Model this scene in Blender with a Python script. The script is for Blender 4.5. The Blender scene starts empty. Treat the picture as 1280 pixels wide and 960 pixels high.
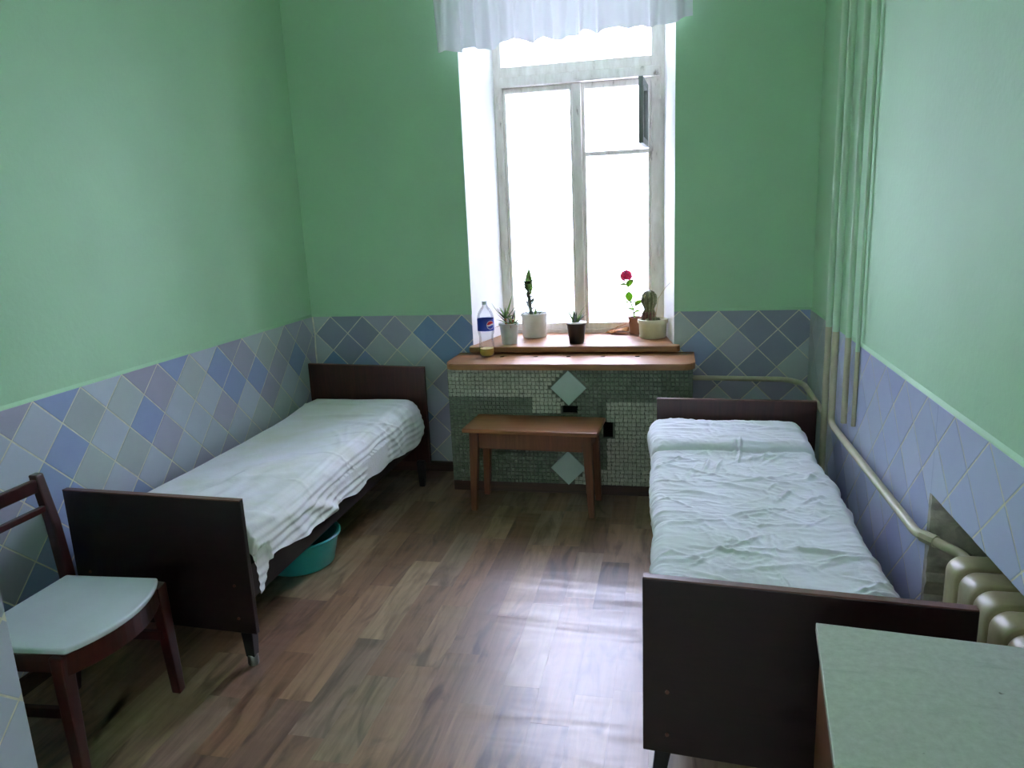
import bpy, bmesh, math, random
import numpy as np
from mathutils import Matrix, Vector, Quaternion

C = bpy.context.scene.collection
SC = bpy.context.scene
PI = math.pi

# ------------------------------------------------------------------ camera
cd = bpy.data.cameras.new('camera'); cam = bpy.data.objects.new('camera', cd); C.objects.link(cam)
cd.sensor_width = 36.0; cd.lens = 26.208; cd.clip_start = 0.02
r_ = (0.97763284, 0.20603802, -0.04221803)
u_ = (-0.00539221, 0.22522208, 0.97429253)
f_ = (-0.21024973, 0.95227273, -0.22129550)
m = Matrix(((r_[0], u_[0], -f_[0], 0.0), (r_[1], u_[1], -f_[1], 0.0), (r_[2], u_[2], -f_[2], 1.47), (0, 0, 0, 1)))
cam.matrix_world = m
SC.camera = cam

# ------------------------------------------------------------------ sky and exposure
world = bpy.data.worlds.new('overcast_sky'); SC.world = world; world.use_nodes = True
bg = world.node_tree.nodes['Background']
bg.inputs['Color'].default_value = (0.69, 0.72, 1.0, 1); bg.inputs['Strength'].default_value = 44.0
SC.view_settings.view_transform = 'Standard'
try: SC.view_settings.look = 'None'
except Exception: pass
SC.view_settings.gamma = 1.0; SC.view_settings.use_curve_mapping = False
SC.view_settings.exposure = 0.25
# added fill lamp, unseen behind the camera, to brighten the surfaces facing it
ld = bpy.data.lights.new('fill_light', 'AREA'); ld.shape = 'RECTANGLE'; ld.size = 1.6; ld.size_y = .5; ld.energy = 4.5; ld.color = (1.0, 1.0, .98)
lo = bpy.data.objects.new('fill_light', ld); C.objects.link(lo); lo.location = (-.4, -1.9, 2.85); lo.rotation_euler = (math.radians(38), 0, 0)
SC.cycles.max_bounces = 14; SC.cycles.diffuse_bounces = 9; SC.cycles.glossy_bounces = 5
SC.cycles.transparent_max_bounces = 16

# ------------------------------------------------------------------ materials
def lin(c):
    return tuple(((v / 255.0) / 12.92 if v / 255.0 <= .04045 else ((v / 255.0 + .055) / 1.055) ** 2.4) for v in c)
def lin4(c): return lin(c) + (1.0,)
MATS = {}
class NT:
    def __init__(s, name):
        s.m = bpy.data.materials.new(name); s.m.use_nodes = True; s.t = s.m.node_tree
        s.b = s.t.nodes['Principled BSDF']; s.out = s.t.nodes['Material Output']
    def n(s, typ, **kw):
        nd = s.t.nodes.new(typ)
        for k, v in kw.items():
            if k in nd.inputs: nd.inputs[k].default_value = v
            else: setattr(nd, k, v)
        return nd
    def l(s, a, b): s.t.links.new(a, b)
    def noise(s, vec, scale, detail=4, rough=.55, dist=0.0):
        nd = s.n('ShaderNodeTexNoise'); nd.inputs['Scale'].default_value = scale; nd.inputs['Detail'].default_value = detail
        nd.inputs['Roughness'].default_value = rough; nd.inputs['Distortion'].default_value = dist
        s.l(vec, nd.inputs['Vector']); return nd
    def mapping(s, vec, scale=(1, 1, 1), loc=(0, 0, 0), rot=(0, 0, 0)):
        nd = s.n('ShaderNodeMapping'); nd.inputs['Scale'].default_value = scale; nd.inputs['Location'].default_value = loc
        nd.inputs['Rotation'].default_value = rot
        s.l(vec, nd.inputs['Vector']); return nd.outputs['Vector']
    def ramp(s, fac, stops, interp='LINEAR'):
        nd = s.n('ShaderNodeValToRGB'); cr = nd.color_ramp; cr.interpolation = interp
        while len(cr.elements) < len(stops): cr.elements.new(.5)
        for e, (p, c) in zip(cr.elements, stops): e.position = p; e.color = c
        s.l(fac, nd.inputs['Fac']); return nd.outputs['Color']
    def mix(s, a, b, fac, mode='MIX'):
        nd = s.n('ShaderNodeMix'); nd.data_type = 'RGBA'; nd.blend_type = mode
        for i, v in ((0, fac), (6, a), (7, b)):
            if hasattr(v, 'type') and hasattr(v, 'node'): s.l(v, nd.inputs[i])
            else: nd.inputs[i].default_value = v
        return nd.outputs[2]
    def bump(s, h, strength=.3, dist=.01):
        nd = s.n('ShaderNodeBump'); nd.inputs['Strength'].default_value = strength; nd.inputs['Distance'].default_value = dist
        s.l(h, nd.inputs['Height']); s.l(nd.outputs['Normal'], s.b.inputs['Normal']); return nd
    @property
    def pos(s): return s.n('ShaderNodeNewGeometry').outputs['Position']
    @property
    def obj(s): return s.n('ShaderNodeTexCoord').outputs['Object']

def simple(name, col, rough=.5, var=.06, scale=12, metal=0, bump=0, bscale=60, spec=.5, coords='pos'):
    k = NT(name); v = k.pos if coords == 'pos' else k.obj
    c = lin(col); n = k.noise(v, scale)
    lo = tuple(max(0, x * (1 - var * 2)) for x in c) + (1,); hi = tuple(min(1, x * (1 + var * 2)) for x in c) + (1,)
    k.l(k.ramp(n.outputs['Fac'], [(.25, lo), (.75, hi)]), k.b.inputs['Base Color'])
    k.b.inputs['Roughness'].default_value = rough; k.b.inputs['Metallic'].default_value = metal
    k.b.inputs['Specular IOR Level'].default_value = spec
    if bump: k.bump(k.noise(v, bscale, 6).outputs['Fac'], bump, .004)
    MATS[name] = k.m; return k.m

def wood(name, dark, light, axis=0, rough=.4, scale=1.0, spec=.5):
    k = NT(name); sc = [18, 18, 18]; sc[axis] = 1.3
    v = k.mapping(k.pos, tuple(x * scale for x in sc))
    n = k.noise(v, 2.2, 8, .6, 1.2)
    k.l(k.ramp(n.outputs['Fac'], [(.28, lin4(dark)), (.72, lin4(light))]), k.b.inputs['Base Color'])
    k.b.inputs['Roughness'].default_value = rough; k.b.inputs['Specular IOR Level'].default_value = spec
    k.bump(n.outputs['Fac'], .08, .002)
    MATS[name] = k.m; return k.m

def wall_paint():
    k = NT('mint_wall_paint'); v = k.pos
    n = k.noise(v, 1.7, 5); f = k.noise(v, 55, 3)
    k.l(k.ramp(n.outputs['Fac'], [(.3, lin4(WALL_LO)), (.7, lin4(WALL_HI))]), k.b.inputs['Base Color'])
    k.b.inputs['Roughness'].default_value = .55; k.b.inputs['Specular IOR Level'].default_value = .25
    mx = k.n('ShaderNodeMath', operation='MULTIPLY_ADD'); k.l(n.outputs['Fac'], mx.inputs[0]); mx.inputs[1].default_value = 4.0; k.l(f.outputs['Fac'], mx.inputs[2])
    k.bump(mx.outputs[0], .25, .003)
    return k.m
WALL_LO, WALL_HI = (171, 209, 173), (179, 217, 181)
M_WALL = wall_paint()
M_CEIL = simple('white_ceiling_paint', (226, 228, 222), .8, .02)
M_REVEAL = simple('white_reveal_plaster', (242, 242, 240), .6, .02, 6, bump=.15, bscale=20)
M_GROUT = simple('cream_grout', (222, 216, 198), .85, .10, 25, bump=.2)
M_PLASTER = simple('rough_grey_plaster', (84, 82, 78), .9, .2, 9, bump=.6, bscale=35)
M_CHIP = simple('broken_plaster_edge', (178, 170, 158), .9, .2, 22, bump=.7, bscale=50)
M_BASE = wood('dark_brown_skirting_paint', (58, 42, 34), (84, 60, 46), 0)

def tile_mat():
    k = NT('glazed_wall_tile'); oi = k.n('ShaderNodeObjectInfo'); v = k.pos
    n = k.noise(v, 9, 5, .6, .6)
    col = k.mix(oi.outputs['Color'], k.ramp(n.outputs['Fac'], [(.3, (.42, .42, .46, 1)), (.7, (.58, .58, .55, 1))]), .35, 'SOFT_LIGHT')
    k.l(col, k.b.inputs['Base Color']); k.b.inputs['Roughness'].default_value = .32; k.b.inputs['Specular IOR Level'].default_value = .4
    k.bump(k.noise(v, 22, 2).outputs['Fac'], .05, .002)
    return k.m
M_TILE = tile_mat()

def plank_mat():
    k = NT('wood_print_linoleum'); oi = k.n('ShaderNodeObjectInfo'); p = k.pos
    rnd = k.n('ShaderNodeCombineXYZ'); mm = k.n('ShaderNodeMath', operation='MULTIPLY'); k.l(oi.outputs['Random'], mm.inputs[0]); mm.inputs[1].default_value = 37.0
    k.l(mm.outputs[0], rnd.inputs[0]); k.l(mm.outputs[0], rnd.inputs[1])
    ad = k.n('ShaderNodeVectorMath', operation='ADD'); k.l(p, ad.inputs[0]); k.l(rnd.outputs[0], ad.inputs[1])
    g = k.noise(k.mapping(ad.outputs[0], (34, 2.2, 1)), 1.0, 8, .62, .8)
    kn = k.noise(k.mapping(ad.outputs[0], (11, 2.6, 1)), 1.0, 3, .5, 1.6)
    a = k.mix(oi.outputs['Color'], k.ramp(g.outputs['Fac'], [(.25, (.24, .22, .2, 1)), (.5, (.5, .5, .5, 1)), (.75, (.74, .75, .76, 1))]), .75, 'OVERLAY')
    b = k.mix(a, k.ramp(kn.outputs['Fac'], [(.30, (.38, .32, .27, 1)), (.50, (1, 1, 1, 1))]), .9, 'MULTIPLY')
    k.l(b, k.b.inputs['Base Color'])
    k.b.inputs['Roughness'].default_value = .42; k.b.inputs['Specular IOR Level'].default_value = .5; k.b.inputs['Coat Weight'].default_value = .44; k.b.inputs['Coat Roughness'].default_value = .33
    # the sheet lies in low rolls across the room
    w = k.noise(k.mapping(p, (.55, 3.0, 1), rot=(0, 0, .06)), 1.6, 2, .5, .5)
    w2 = k.noise(k.mapping(p, (2.2, 6.0, 1)), 1.5, 2, .5, .3)
    s1 = k.n('ShaderNodeMath', operation='MULTIPLY_ADD'); k.l(w2.outputs['Fac'], s1.inputs[0]); s1.inputs[1].default_value = .42; k.l(w.outputs['Fac'], s1.inputs[2])
    bn = k.bump(s1.outputs[0], .5, .018); k.l(bn.outputs['Normal'], k.b.inputs['Coat Normal'])
    return k.m
M_PLANK = plank_mat()
M_SUB = simple('dark_floor_joint', (92, 74, 60), .6, .1)

def cloth_mat(name, col, stain, sc=3.0):
    k = NT(name); v = k.pos
    n = k.noise(v, sc, 4, .55, .4)
    k.l(k.ramp(n.outputs['Fac'], [(.35, lin4(stain)), (.6, lin4(col))]), k.b.inputs['Base Color'])
    k.b.inputs['Roughness'].default_value = .9; k.b.inputs['Specular IOR Level'].default_value = .15
    k.b.inputs['Sheen Weight'].default_value = .15
    w = k.noise(k.mapping(v, (1, 2.5, 1)), 34, 5, .6, .6)
    k.bump(w.outputs['Fac'], .25, .004)
    return k.m
M_SHEET_L = cloth_mat('worn_white_bedsheet', (238, 234, 244), (222, 220, 214), 2.6)
M_SHEET_R = cloth_mat('washed_white_cotton_cover', (240, 237, 247), (230, 230, 232), 4)
M_TICK = simple('striped_mattress_ticking', (150, 140, 128), .9, .1, 30)
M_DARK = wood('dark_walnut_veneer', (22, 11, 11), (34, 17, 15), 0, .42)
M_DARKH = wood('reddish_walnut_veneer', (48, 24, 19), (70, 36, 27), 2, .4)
M_EDGE = simple('worn_brown_edge_band', (96, 62, 48), .45, .15, 40)
M_BLACKLEG = simple('black_painted_steel', (24, 22, 22), .45, .1)
M_CHROME = simple('dull_chrome', (150, 150, 150), .3, .05, metal=1)
M_RAIL = simple('dark_bed_rail', (36, 24, 20), .6, .1)
M_RED = wood('red_brown_varnish', (44, 14, 13), (66, 23, 19), 2, .32)
M_VINYL = simple('pale_mint_seat_vinyl', (210, 214, 222), .38, .04, 5)
M_STOOL = wood('orange_brown_table_wood', (124, 74, 42), (166, 106, 66), 0, .38)
M_STOOLD = wood('brown_table_leg_wood', (96, 54, 32), (124, 74, 46), 2, .45)
M_SILL = wood('red_brown_sill_wood', (122, 80, 46), (162, 112, 66), 0, .48)
M_SHELF = wood('varnished_shelf_wood', (128, 82, 46), (170, 116, 68), 0, .46)
M_HOLE = simple('hole_shade_black', (8, 8, 8), .9, .0)  # black colour stands in for the shade inside the holes
M_MOSL = simple('pale_grey_mosaic', (184, 184, 168), .55, .12, 40)
M_MOSD = simple('dark_green_mosaic', (112, 122, 104), .5, .14, 40)
M_MORT = simple('mosaic_mortar', (104, 106, 96), .9, .1)
M_DIAM = simple('pale_diamond_tile', (188, 204, 198), .25, .02)
M_PIPEG = simple('light_mint_pipe_paint', (190, 216, 188), .45, .03, 10)
M_PIPE = simple('cream_pipe_paint', (188, 180, 150), .4, .06, 14)
M_RAD = simple('cream_gold_radiator_paint', (158, 148, 116), .36, .10, 16, metal=0)
def frame_mat():
    k = NT('weathered_white_frame_paint'); v = k.pos
    n = k.noise(k.mapping(v, (9, 9, 2.2)), 2.4, 7, .65)
    k.l(k.ramp(n.outputs['Fac'], [(.28, lin4((120, 104, 88))), (.38, lin4((222, 216, 206))), (.7, lin4((246, 242, 236)))]), k.b.inputs['Base Color'])
    k.b.inputs['Roughness'].default_value = .6; k.bump(n.outputs['Fac'], .3, .004)
    return k.m
M_FRAME = frame_mat()
M_VENT = simple('shaded_sash_grey_green', (120, 128, 122), .6, .08)  # darker than the frame: the open sash's shade is put into its colour
def glass_mat(name, tint, gl=.08, rough=.03):
    k = NT(name); t = k.n('ShaderNodeBsdfTransparent'); t.inputs['Color'].default_value = tint
    g = k.n('ShaderNodeBsdfGlossy'); g.inputs['Roughness'].default_value = rough
    fr = k.n('ShaderNodeFresnel'); fr.inputs['IOR'].default_value = 1.4
    ml = k.n('ShaderNodeMath', operation='MULTIPLY'); k.l(fr.outputs[0], ml.inputs[0]); ml.inputs[1].default_value = gl * 10
    mx = k.n('ShaderNodeMixShader'); k.l(ml.outputs[0], mx.inputs[0]); k.l(t.outputs[0], mx.inputs[1]); k.l(g.outputs[0], mx.inputs[2])
    k.l(mx.outputs[0], k.out.inputs['Surface']); return k.m
M_GLASS = glass_mat('window_glass', (.96, .97, .97, 1))
M_PET = glass_mat('clear_bottle_plastic', (.93, .95, .96, 1), .045, .10)
M_LIQ = simple('yellow_liquid', (206, 180, 92), .2, .05)
def curtain_mat():
    k = NT('sheer_white_curtain'); d = k.n('ShaderNodeBsdfDiffuse'); d.inputs['Color'].default_value = (.85, .86, .88, 1)
    tr = k.n('ShaderNodeBsdfTranslucent'); tr.inputs['Color'].default_value = (.72, .71, .74, 1)
    tp = k.n('ShaderNodeBsdfTransparent'); tp.inputs['Color'].default_value = (1, 1, 1, 1)
    m1 = k.n('ShaderNodeMixShader'); m1.inputs[0].default_value = .20; k.l(d.outputs[0], m1.inputs[1]); k.l(tr.outputs[0], m1.inputs[2])
    wv = k.noise(k.mapping(k.pos, (1, 1, 1)), 420, 1)
    rp = k.n('ShaderNodeMapRange'); k.l(wv.outputs['Fac'], rp.inputs[0]); rp.inputs[3].default_value = .0; rp.inputs[4].default_value = .012
    m2 = k.n('ShaderNodeMixShader'); k.l(rp.outputs[0], m2.inputs[0]); k.l(m1.outputs[0], m2.inputs[1]); k.l(tp.outputs[0], m2.inputs[2])
    k.l(m2.outputs[0], k.out.inputs['Surface']); return k.m
M_CURT = curtain_mat()
M_BASIN = simple('turquoise_plastic', (46, 160, 158), .35, .03)
def stand_mat():
    k = NT('mint_speckled_laminate'); v = k.pos
    n = k.noise(v, 60, 6, .7); sp = k.noise(v, 34, 2); st = k.noise(k.mapping(v, (4, 26, 1)), 2, 4)
    a = k.ramp(n.outputs['Fac'], [(.3, lin4((174, 178, 164))), (.7, lin4((196, 200, 188)))])
    b = k.mix(a, lin4((84, 78, 60)), k.ramp(sp.outputs['Fac'], [(.74, (0, 0, 0, 1)), (.78, (.8, .8, .8, 1))]))
    c = k.mix(b, lin4((120, 140, 120)), k.ramp(st.outputs['Fac'], [(.60, (0, 0, 0, 1)), (.75, (.25, .25, .25, 1))]))
    k.l(c, k.b.inputs['Base Color']); k.b.inputs['Roughness'].default_value = .42
    return k.m
M_LAM = stand_mat()
M_STBODY = wood('brown_cabinet_veneer', (92, 52, 32), (122, 74, 46), 2, .45)
M_POTW = simple('white_pot_plastic', (206, 212, 208), .45, .04, 20)
M_POTB = simple('black_pot_plastic', (20, 20, 24), .4, .05)
M_POTBR = simple('brown_pot_clay', (140, 96, 72), .8, .12)
M_POTC = simple('cream_pot_ceramic', (206, 202, 168), .35, .05, 20)
M_SOIL = simple('dark_soil', (50, 38, 30), .95, .3, 60)
M_ALOED = simple('aloe_grey_green', (82, 100, 80), .5, .15, 40)
M_DRY = simple('dry_tan_leaf', (168, 116, 68), .8, .2, 50)
M_CACT = simple('cactus_green_brown', (92, 96, 58), .7, .25, 40, bump=.5)
M_CACTB = simple('corky_cactus_brown', (92, 62, 46), .85, .25, 60, bump=.6)
M_SPINE = simple('pale_spine', (190, 172, 130), .6, .1)
M_LBLUE = simple('blue_label_film', (30, 62, 170), .3, .02)
M_LRED = simple('red_label_print', (206, 40, 56), .3, .02)
M_LWHITE = simple('white_label_print', (235, 238, 242), .3, .01)
def leafy(name, col, amt=.45, scale=40):
    k = NT(name); n = k.noise(k.pos, scale); c = lin(col)
    cc = k.ramp(n.outputs['Fac'], [(.3, tuple(x * .8 for x in c) + (1,)), (.7, tuple(min(1, x * 1.2) for x in c) + (1,))])
    tr = k.n('ShaderNodeBsdfTranslucent'); k.l(cc, tr.inputs['Color']); k.l(cc, k.b.inputs['Base Color']); k.b.inputs['Roughness'].default_value = .5
    mx = k.n('ShaderNodeMixShader'); mx.inputs[0].default_value = amt; k.l(k.b.outputs[0], mx.inputs[1]); k.l(tr.outputs[0], mx.inputs[2]); k.l(mx.outputs[0], k.out.inputs['Surface'])
    return k.m
M_ALOE = leafy('aloe_green', (112, 146, 74), .4); M_LEAF = leafy('fresh_leaf_green', (134, 176, 62), .5); M_PETAL = leafy('pink_red_petal', (222, 40, 104), .4)
M_GROUND = simple('pale_yard_asphalt', (150, 150, 146), .9, .1)

# ------------------------------------------------------------------ mesh helpers
class MB:
    def __init__(s): s.v = []; s.f = []; s.mi = []
    def add(s, vs, fs, mi=0):
        o = len(s.v); s.v += [tuple(p) for p in vs]; s.f += [tuple(i + o for i in f) for f in fs]; s.mi += [mi] * len(fs); return s
    def box(s, a, b, mi=0, bev=0.0):
        x0, y0, z0 = a; x1, y1, z1 = b
        if bev <= 0:
            vs = [(x, y, z) for z in (z0, z1) for y in (y0, y1) for x in (x0, x1)]
            return s.add(vs, [(0, 2, 3, 1), (4, 5, 7, 6), (0, 1, 5, 4), (2, 6, 7, 3), (0, 4, 6, 2), (1, 3, 7, 5)], mi)
        bm = bmesh.new(); bmesh.ops.create_cube(bm, size=1)
        for v in bm.verts: v.co = Vector(((x0 + x1) / 2 + v.co.x * (x1 - x0), (y0 + y1) / 2 + v.co.y * (y1 - y0), (z0 + z1) / 2 + v.co.z * (z1 - z0)))
        bmesh.ops.bevel(bm, geom=bm.edges[:], offset=bev, segments=2, affect='EDGES', profile=.6)
        return s.bm(bm, mi)
    def bm(s, bm, mi=0):
        bm.verts.index_update()
        s.add([v.co[:] for v in bm.verts], [[v.index for v in f.verts] for f in bm.faces], mi); bm.free(); return s
    def rot(s, ang, c, axis='Z', start=0):
        R = Matrix.Rotation(ang, 3, axis); c = Vector(c)
        for i in range(start, len(s.v)): s.v[i] = tuple(R @ (Vector(s.v[i]) - c) + c)
        return s
    def prism(s, poly, z0, z1, mi=0, side_mi=None):          # plan polygon (counter-clockwise) extruded in z
        n = len(poly); vs = [(x, y, z0) for x, y in poly] + [(x, y, z1) for x, y in poly]
        s.add(vs, [tuple(range(n - 1, -1, -1)), tuple(range(n, 2 * n))], mi)
        o = len(s.v) - 2 * n
        for i in range(n):
            j = (i + 1) % n; s.f.append((o + i, o + j, o + n + j, o + n + i)); s.mi.append(mi if side_mi is None or i not in side_mi else side_mi[i])
        return s
    def beam(s, p0, p1, w0, w1=None, up=(0, 1, 0), mi=0, bev=.0):   # tapering rectangular bar; w = (across, along up)
        w1 = w1 or w0; p0 = Vector(p0); p1 = Vector(p1); d = (p1 - p0).normalized(); u = Vector(up); r = d.cross(u).normalized(); u = r.cross(d).normalized()
        bm = bmesh.new(); vs = []
        for p, w in ((p0, w0), (p1, w1)):
            for a, b in ((-1, -1), (1, -1), (1, 1), (-1, 1)): vs.append(bm.verts.new(p + r * a * w[0] / 2 + u * b * w[1] / 2))
        for f in ((3, 2, 1, 0), (4, 5, 6, 7), (0, 1, 5, 4), (1, 2, 6, 5), (2, 3, 7, 6), (3, 0, 4, 7)): bm.faces.new([vs[i] for i in f])
        if bev: bmesh.ops.bevel(bm, geom=bm.edges[:], offset=bev, segments=2, affect='EDGES', profile=.6)
        bmesh.ops.recalc_face_normals(bm, faces=bm.faces[:])
        return s.bm(bm, mi)
    def tube(s, pts, r, n=12, mi=0, caps=True):
        pts = [Vector(p) for p in pts]; rs = r if hasattr(r, '__len__') else [r] * len(pts)
        rings = []; prev = None
        for i, p in enumerate(pts):
            d = ((pts[min(i + 1, len(pts) - 1)] - p).normalized() + (p - pts[max(i - 1, 0)]).normalized()).normalized()
            if prev is None:
                a = Vector((0, 0, 1)) if abs(d.z) < .9 else Vector((1, 0, 0)); u = d.cross(a).normalized()
            else: u = (prev - d * prev.dot(d)).normalized()
            prev = u; w = d.cross(u)
            rings.append([tuple(p + (u * math.cos(2 * PI * k / n) + w * math.sin(2 * PI * k / n)) * rs[i]) for k in range(n)])
        vs = [q for g in rings for q in g]; fs = []
        for i in range(len(pts) - 1):
            for k in range(n): fs.append((i * n + k, i * n + (k + 1) % n, (i + 1) * n + (k + 1) % n, (i + 1) * n + k))
        if caps: fs += [tuple(range(n - 1, -1, -1)), tuple(range((len(pts) - 1) * n, len(pts) * n))]
        return s.add(vs, fs, mi)
    def lathe(s, prof, c=(0, 0, 0), n=28, mi=0, sx=1, sy=1, rib=0, ribn=0):
        vs = []; fs = []
        for r, z in prof:
            for k in range(n):
                a = 2 * PI * k / n; rr = r * (1 + rib * math.cos(ribn * a)) if ribn else r
                vs.append((c[0] + rr * sx * math.cos(a), c[1] + rr * sy * math.sin(a), c[2] + z))
        for i in range(len(prof) - 1):
            for k in range(n): fs.append((i * n + k, i * n + (k + 1) % n, (i + 1) * n + (k + 1) % n, (i + 1) * n + k))
        fs.append(tuple(range(n - 1, -1, -1))); fs.append(tuple((len(prof) - 1) * n + k for k in range(n)))
        return s.add(vs, fs, mi)
    def blade(s, pts, w, th=.3, side=None, mi=0):            # fleshy tapering leaf, triangular section
        pts = [Vector(p) for p in pts]; n = len(pts); vs = []; fs = []
        for i, p in enumerate(pts):
            d = (pts[min(i + 1, n - 1)] - pts[max(i - 1, 0)]).normalized()
            sd = Vector(side) if side else d.cross(Vector((0, 0, 1))) if abs(d.z) < .98 else Vector((1, 0, 0))
            sd = (sd - d * sd.dot(d)).normalized(); up = sd.cross(d)
            t = i / (n - 1); ww = w * (1 - t ** 1.6) + .0006
            vs += [p - sd * ww, p + up * ww * .25, p + sd * ww, p - up * ww * th * 2]
        for i in range(n - 1):
            for k in range(4): fs.append((i * 4 + k, i * 4 + (k + 1) % 4, i * 4 + 4 + (k + 1) % 4, i * 4 + 4 + k))
        fs += [(3, 2, 1, 0), tuple(range(4 * n - 4, 4 * n))]
        return s.add(vs, fs, mi)

def mesh_of(name, mb, mats, off=(0, 0, 0), smooth=False):
    me = bpy.data.meshes.new(name); o = Vector(off)
    me.from_pydata([tuple(Vector(v) - o) for v in mb.v], [], mb.f)
    for mt in (mats if isinstance(mats, (list, tuple)) else [mats]): me.materials.append(mt)
    if any(mb.mi): me.polygons.foreach_set('material_index', mb.mi)
    bm = bmesh.new(); bm.from_mesh(me); bmesh.ops.recalc_face_normals(bm, faces=bm.faces[:]); bm.to_mesh(me); bm.free()
    if smooth is True: me.polygons.foreach_set('use_smooth', [True] * len(me.polygons))
    elif smooth: me.polygons.foreach_set('use_smooth', [True] * len(me.polygons)); me.set_sharp_from_angle(angle=math.radians(smooth))
    me.update(); return me
def wloc(o):
    p = Vector((0, 0, 0))
    while o is not None: p = p + o.location; o = o.parent
    return p
def obj(name, mb, mats, parent=None, smooth=False, loc=None):
    """one mesh object; mesh coordinates of mb are world coordinates"""
    at = Vector(loc) if loc is not None else (wloc(parent) if parent else Vector((0, 0, 0)))
    o = bpy.data.objects.new(name, mesh_of(name, mb, mats, at, smooth)); C.objects.link(o)
    if parent: o.parent = parent; o.location = at - wloc(parent)
    else: o.location = at
    return o
def tag(o, label, cat, group=None):
    o['label'] = label; o['category'] = cat
    if group: o['group'] = group
    return o
def thing(name, label, cat, loc=(0, 0, 0), group=None):
    o = bpy.data.objects.new(name, None); C.objects.link(o); o.location = loc; o.empty_display_size = .1
    return tag(o, label, cat, group)
def struct(name, mb, mats, smooth=False, parent=None):
    o = obj(name, mb, mats, parent, smooth)
    if parent is None: o['kind'] = 'structure'
    return o

# numpy value noise for cloth relief
def vnoise(x, y, seed=0):
    xi = np.floor(x).astype(np.int64); yi = np.floor(y).astype(np.int64); xf = x - xi; yf = y - yi
    def h(a, b):
        n = (a * 374761393 + b * 668265263 + seed * 974711) & 0x7fffffff
        n = ((n ^ (n >> 13)) * 1274126177) & 0x7fffffff
        return ((n ^ (n >> 16)) & 0xffff) / 65535.0
    sx = xf * xf * (3 - 2 * xf); sy = yf * yf * (3 - 2 * yf)
    a = h(xi, yi) * (1 - sx) + h(xi + 1, yi) * sx; b = h(xi, yi + 1) * (1 - sx) + h(xi + 1, yi + 1) * sx
    return a * (1 - sy) + b * sy
def fbm(x, y, seed=0, oct=4):
    t = 0; a = .5
    for o in range(oct): t = t + a * vnoise(x * 2 ** o + 17.3 * o, y * 2 ** o + 9.1 * o, seed + o); a *= .5
    return t

# ------------------------------------------------------------------ the room
XL, XR, D, ZT, HC = -2.086, 0.697, 4.042, 0.932, 3.10
XP, YP = -1.505, 1.275                     # entrance wall that narrows the room beside the camera
YF = -0.9
struct('floor', MB().box((XL - .7, -2.7, -.05), (XR + .9, D + .02, -.003)), M_SUB); FLOOR = bpy.data.objects['floor']
struct('ceiling', MB().box((XL - .7, -2.7, HC), (XR + .9, D + .6, HC + .1)), M_CEIL)
WALL_L = struct('wall_left', MB().box((XL - .1, YP - .1, 0), (XL, D, HC)), M_WALL)
WALL_E = struct('wall_entrance', MB().box((XL - .1, YF, 0), (XP, YP, HC)), M_WALL)
DX0, DX1, DZ = -1.15, .45, 2.45  # opening added in the unseen front wall to let the fill lamp through
struct('wall_front', MB().box((XL - .1, YF - .1, 0), (DX0, YF, HC)).box((DX1, YF - .1, 0), (XR + .3, YF, HC)).box((DX0, YF - .1, DZ), (DX1, YF, HC)), M_WALL)
struct('wall_added_shell', MB().box((XL - .6, -2.7, 0), (XR + .8, -2.6, HC)).box((XL - .7, -2.6, 0), (XL - .6, YF - .1, HC)).box((XR + .8, -2.6, 0), (XR + .9, YF - .1, HC)), M_CEIL)  # unseen white shell added around the fill lamp to bounce its light
# back wall with a splayed window opening
OL0, OL1, OR0, OR1, YW, YB = -1.106, -1.013, 0.007, -0.052, 4.44, 4.62
OZ0, OZ1 = .722, 2.80
b = MB()
b.prism([(XL - .1, D), (OL0, D), (OL1, YW), (OL1, YB), (XL - .1, YB)], 0, HC, 0, {1: 1, 2: 1})
b.prism([(OR0, D), (XR + .3, D), (XR + .3, YB), (OR1, YB), (OR1, YW)], 0, HC, 0, {3: 1, 4: 1})
b.prism([(OL0, D), (OR0, D), (OR1, YW), (OR1, YB), (OL1, YB), (OL1, YW)], 0, OZ0, 0)
b.prism([(OL0, D), (OR0, D), (OR1, YW), (OR1, YB), (OL1, YB), (OL1, YW)], OZ1, HC, 0)
WALL_B = struct('wall_back', b, [M_WALL, M_REVEAL])
# right wall with the radiator niche
NY0, NY1, NZ0, NZ1, NX = .82, 2.10, .09, .682, .875
b = MB()
b.box((XR, YF, NZ1), (XR + .3, D, HC)); b.box((XR, YF, 0), (XR + .3, D, NZ0))
b.box((XR, NY1, NZ0), (XR + .3, D, NZ1)); b.box((XR, YF, NZ0), (XR + .3, NY0, NZ1))
WALL_R = struct('wall_right', b, M_WALL)
b = MB().box((NX, NY0, NZ0), (XR + .3, NY1, NZ1)); obj('niche_back', b, M_PLASTER, WALL_R)
random.seed(5)
# ragged broken plaster along the far side of the niche
b = MB(); n = 26; vs = []
for i in range(n + 1):
    z = NZ0 + (NZ1 - NZ0) * i / n
    j = .004 + .016 * random.random() * (1 if i not in (0, n) else 0)
    vs += [(XR - .008, NY1 + .004 + j * .4, z), (XR - .006, NY1 - j, z), (XR + .05 + .05 * random.random(), NY1 - .012 - j, z), (NX, NY1 - .004, z)]
fs = [(i * 4 + k, i * 4 + k + 1, i * 4 + 5 + k, i * 4 + 4 + k) for i in range(n) for k in range(3)]
obj('broken_plaster', b.add(vs, fs), M_CHIP, WALL_R)['label'] = 'ragged broken plaster edge'

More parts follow.
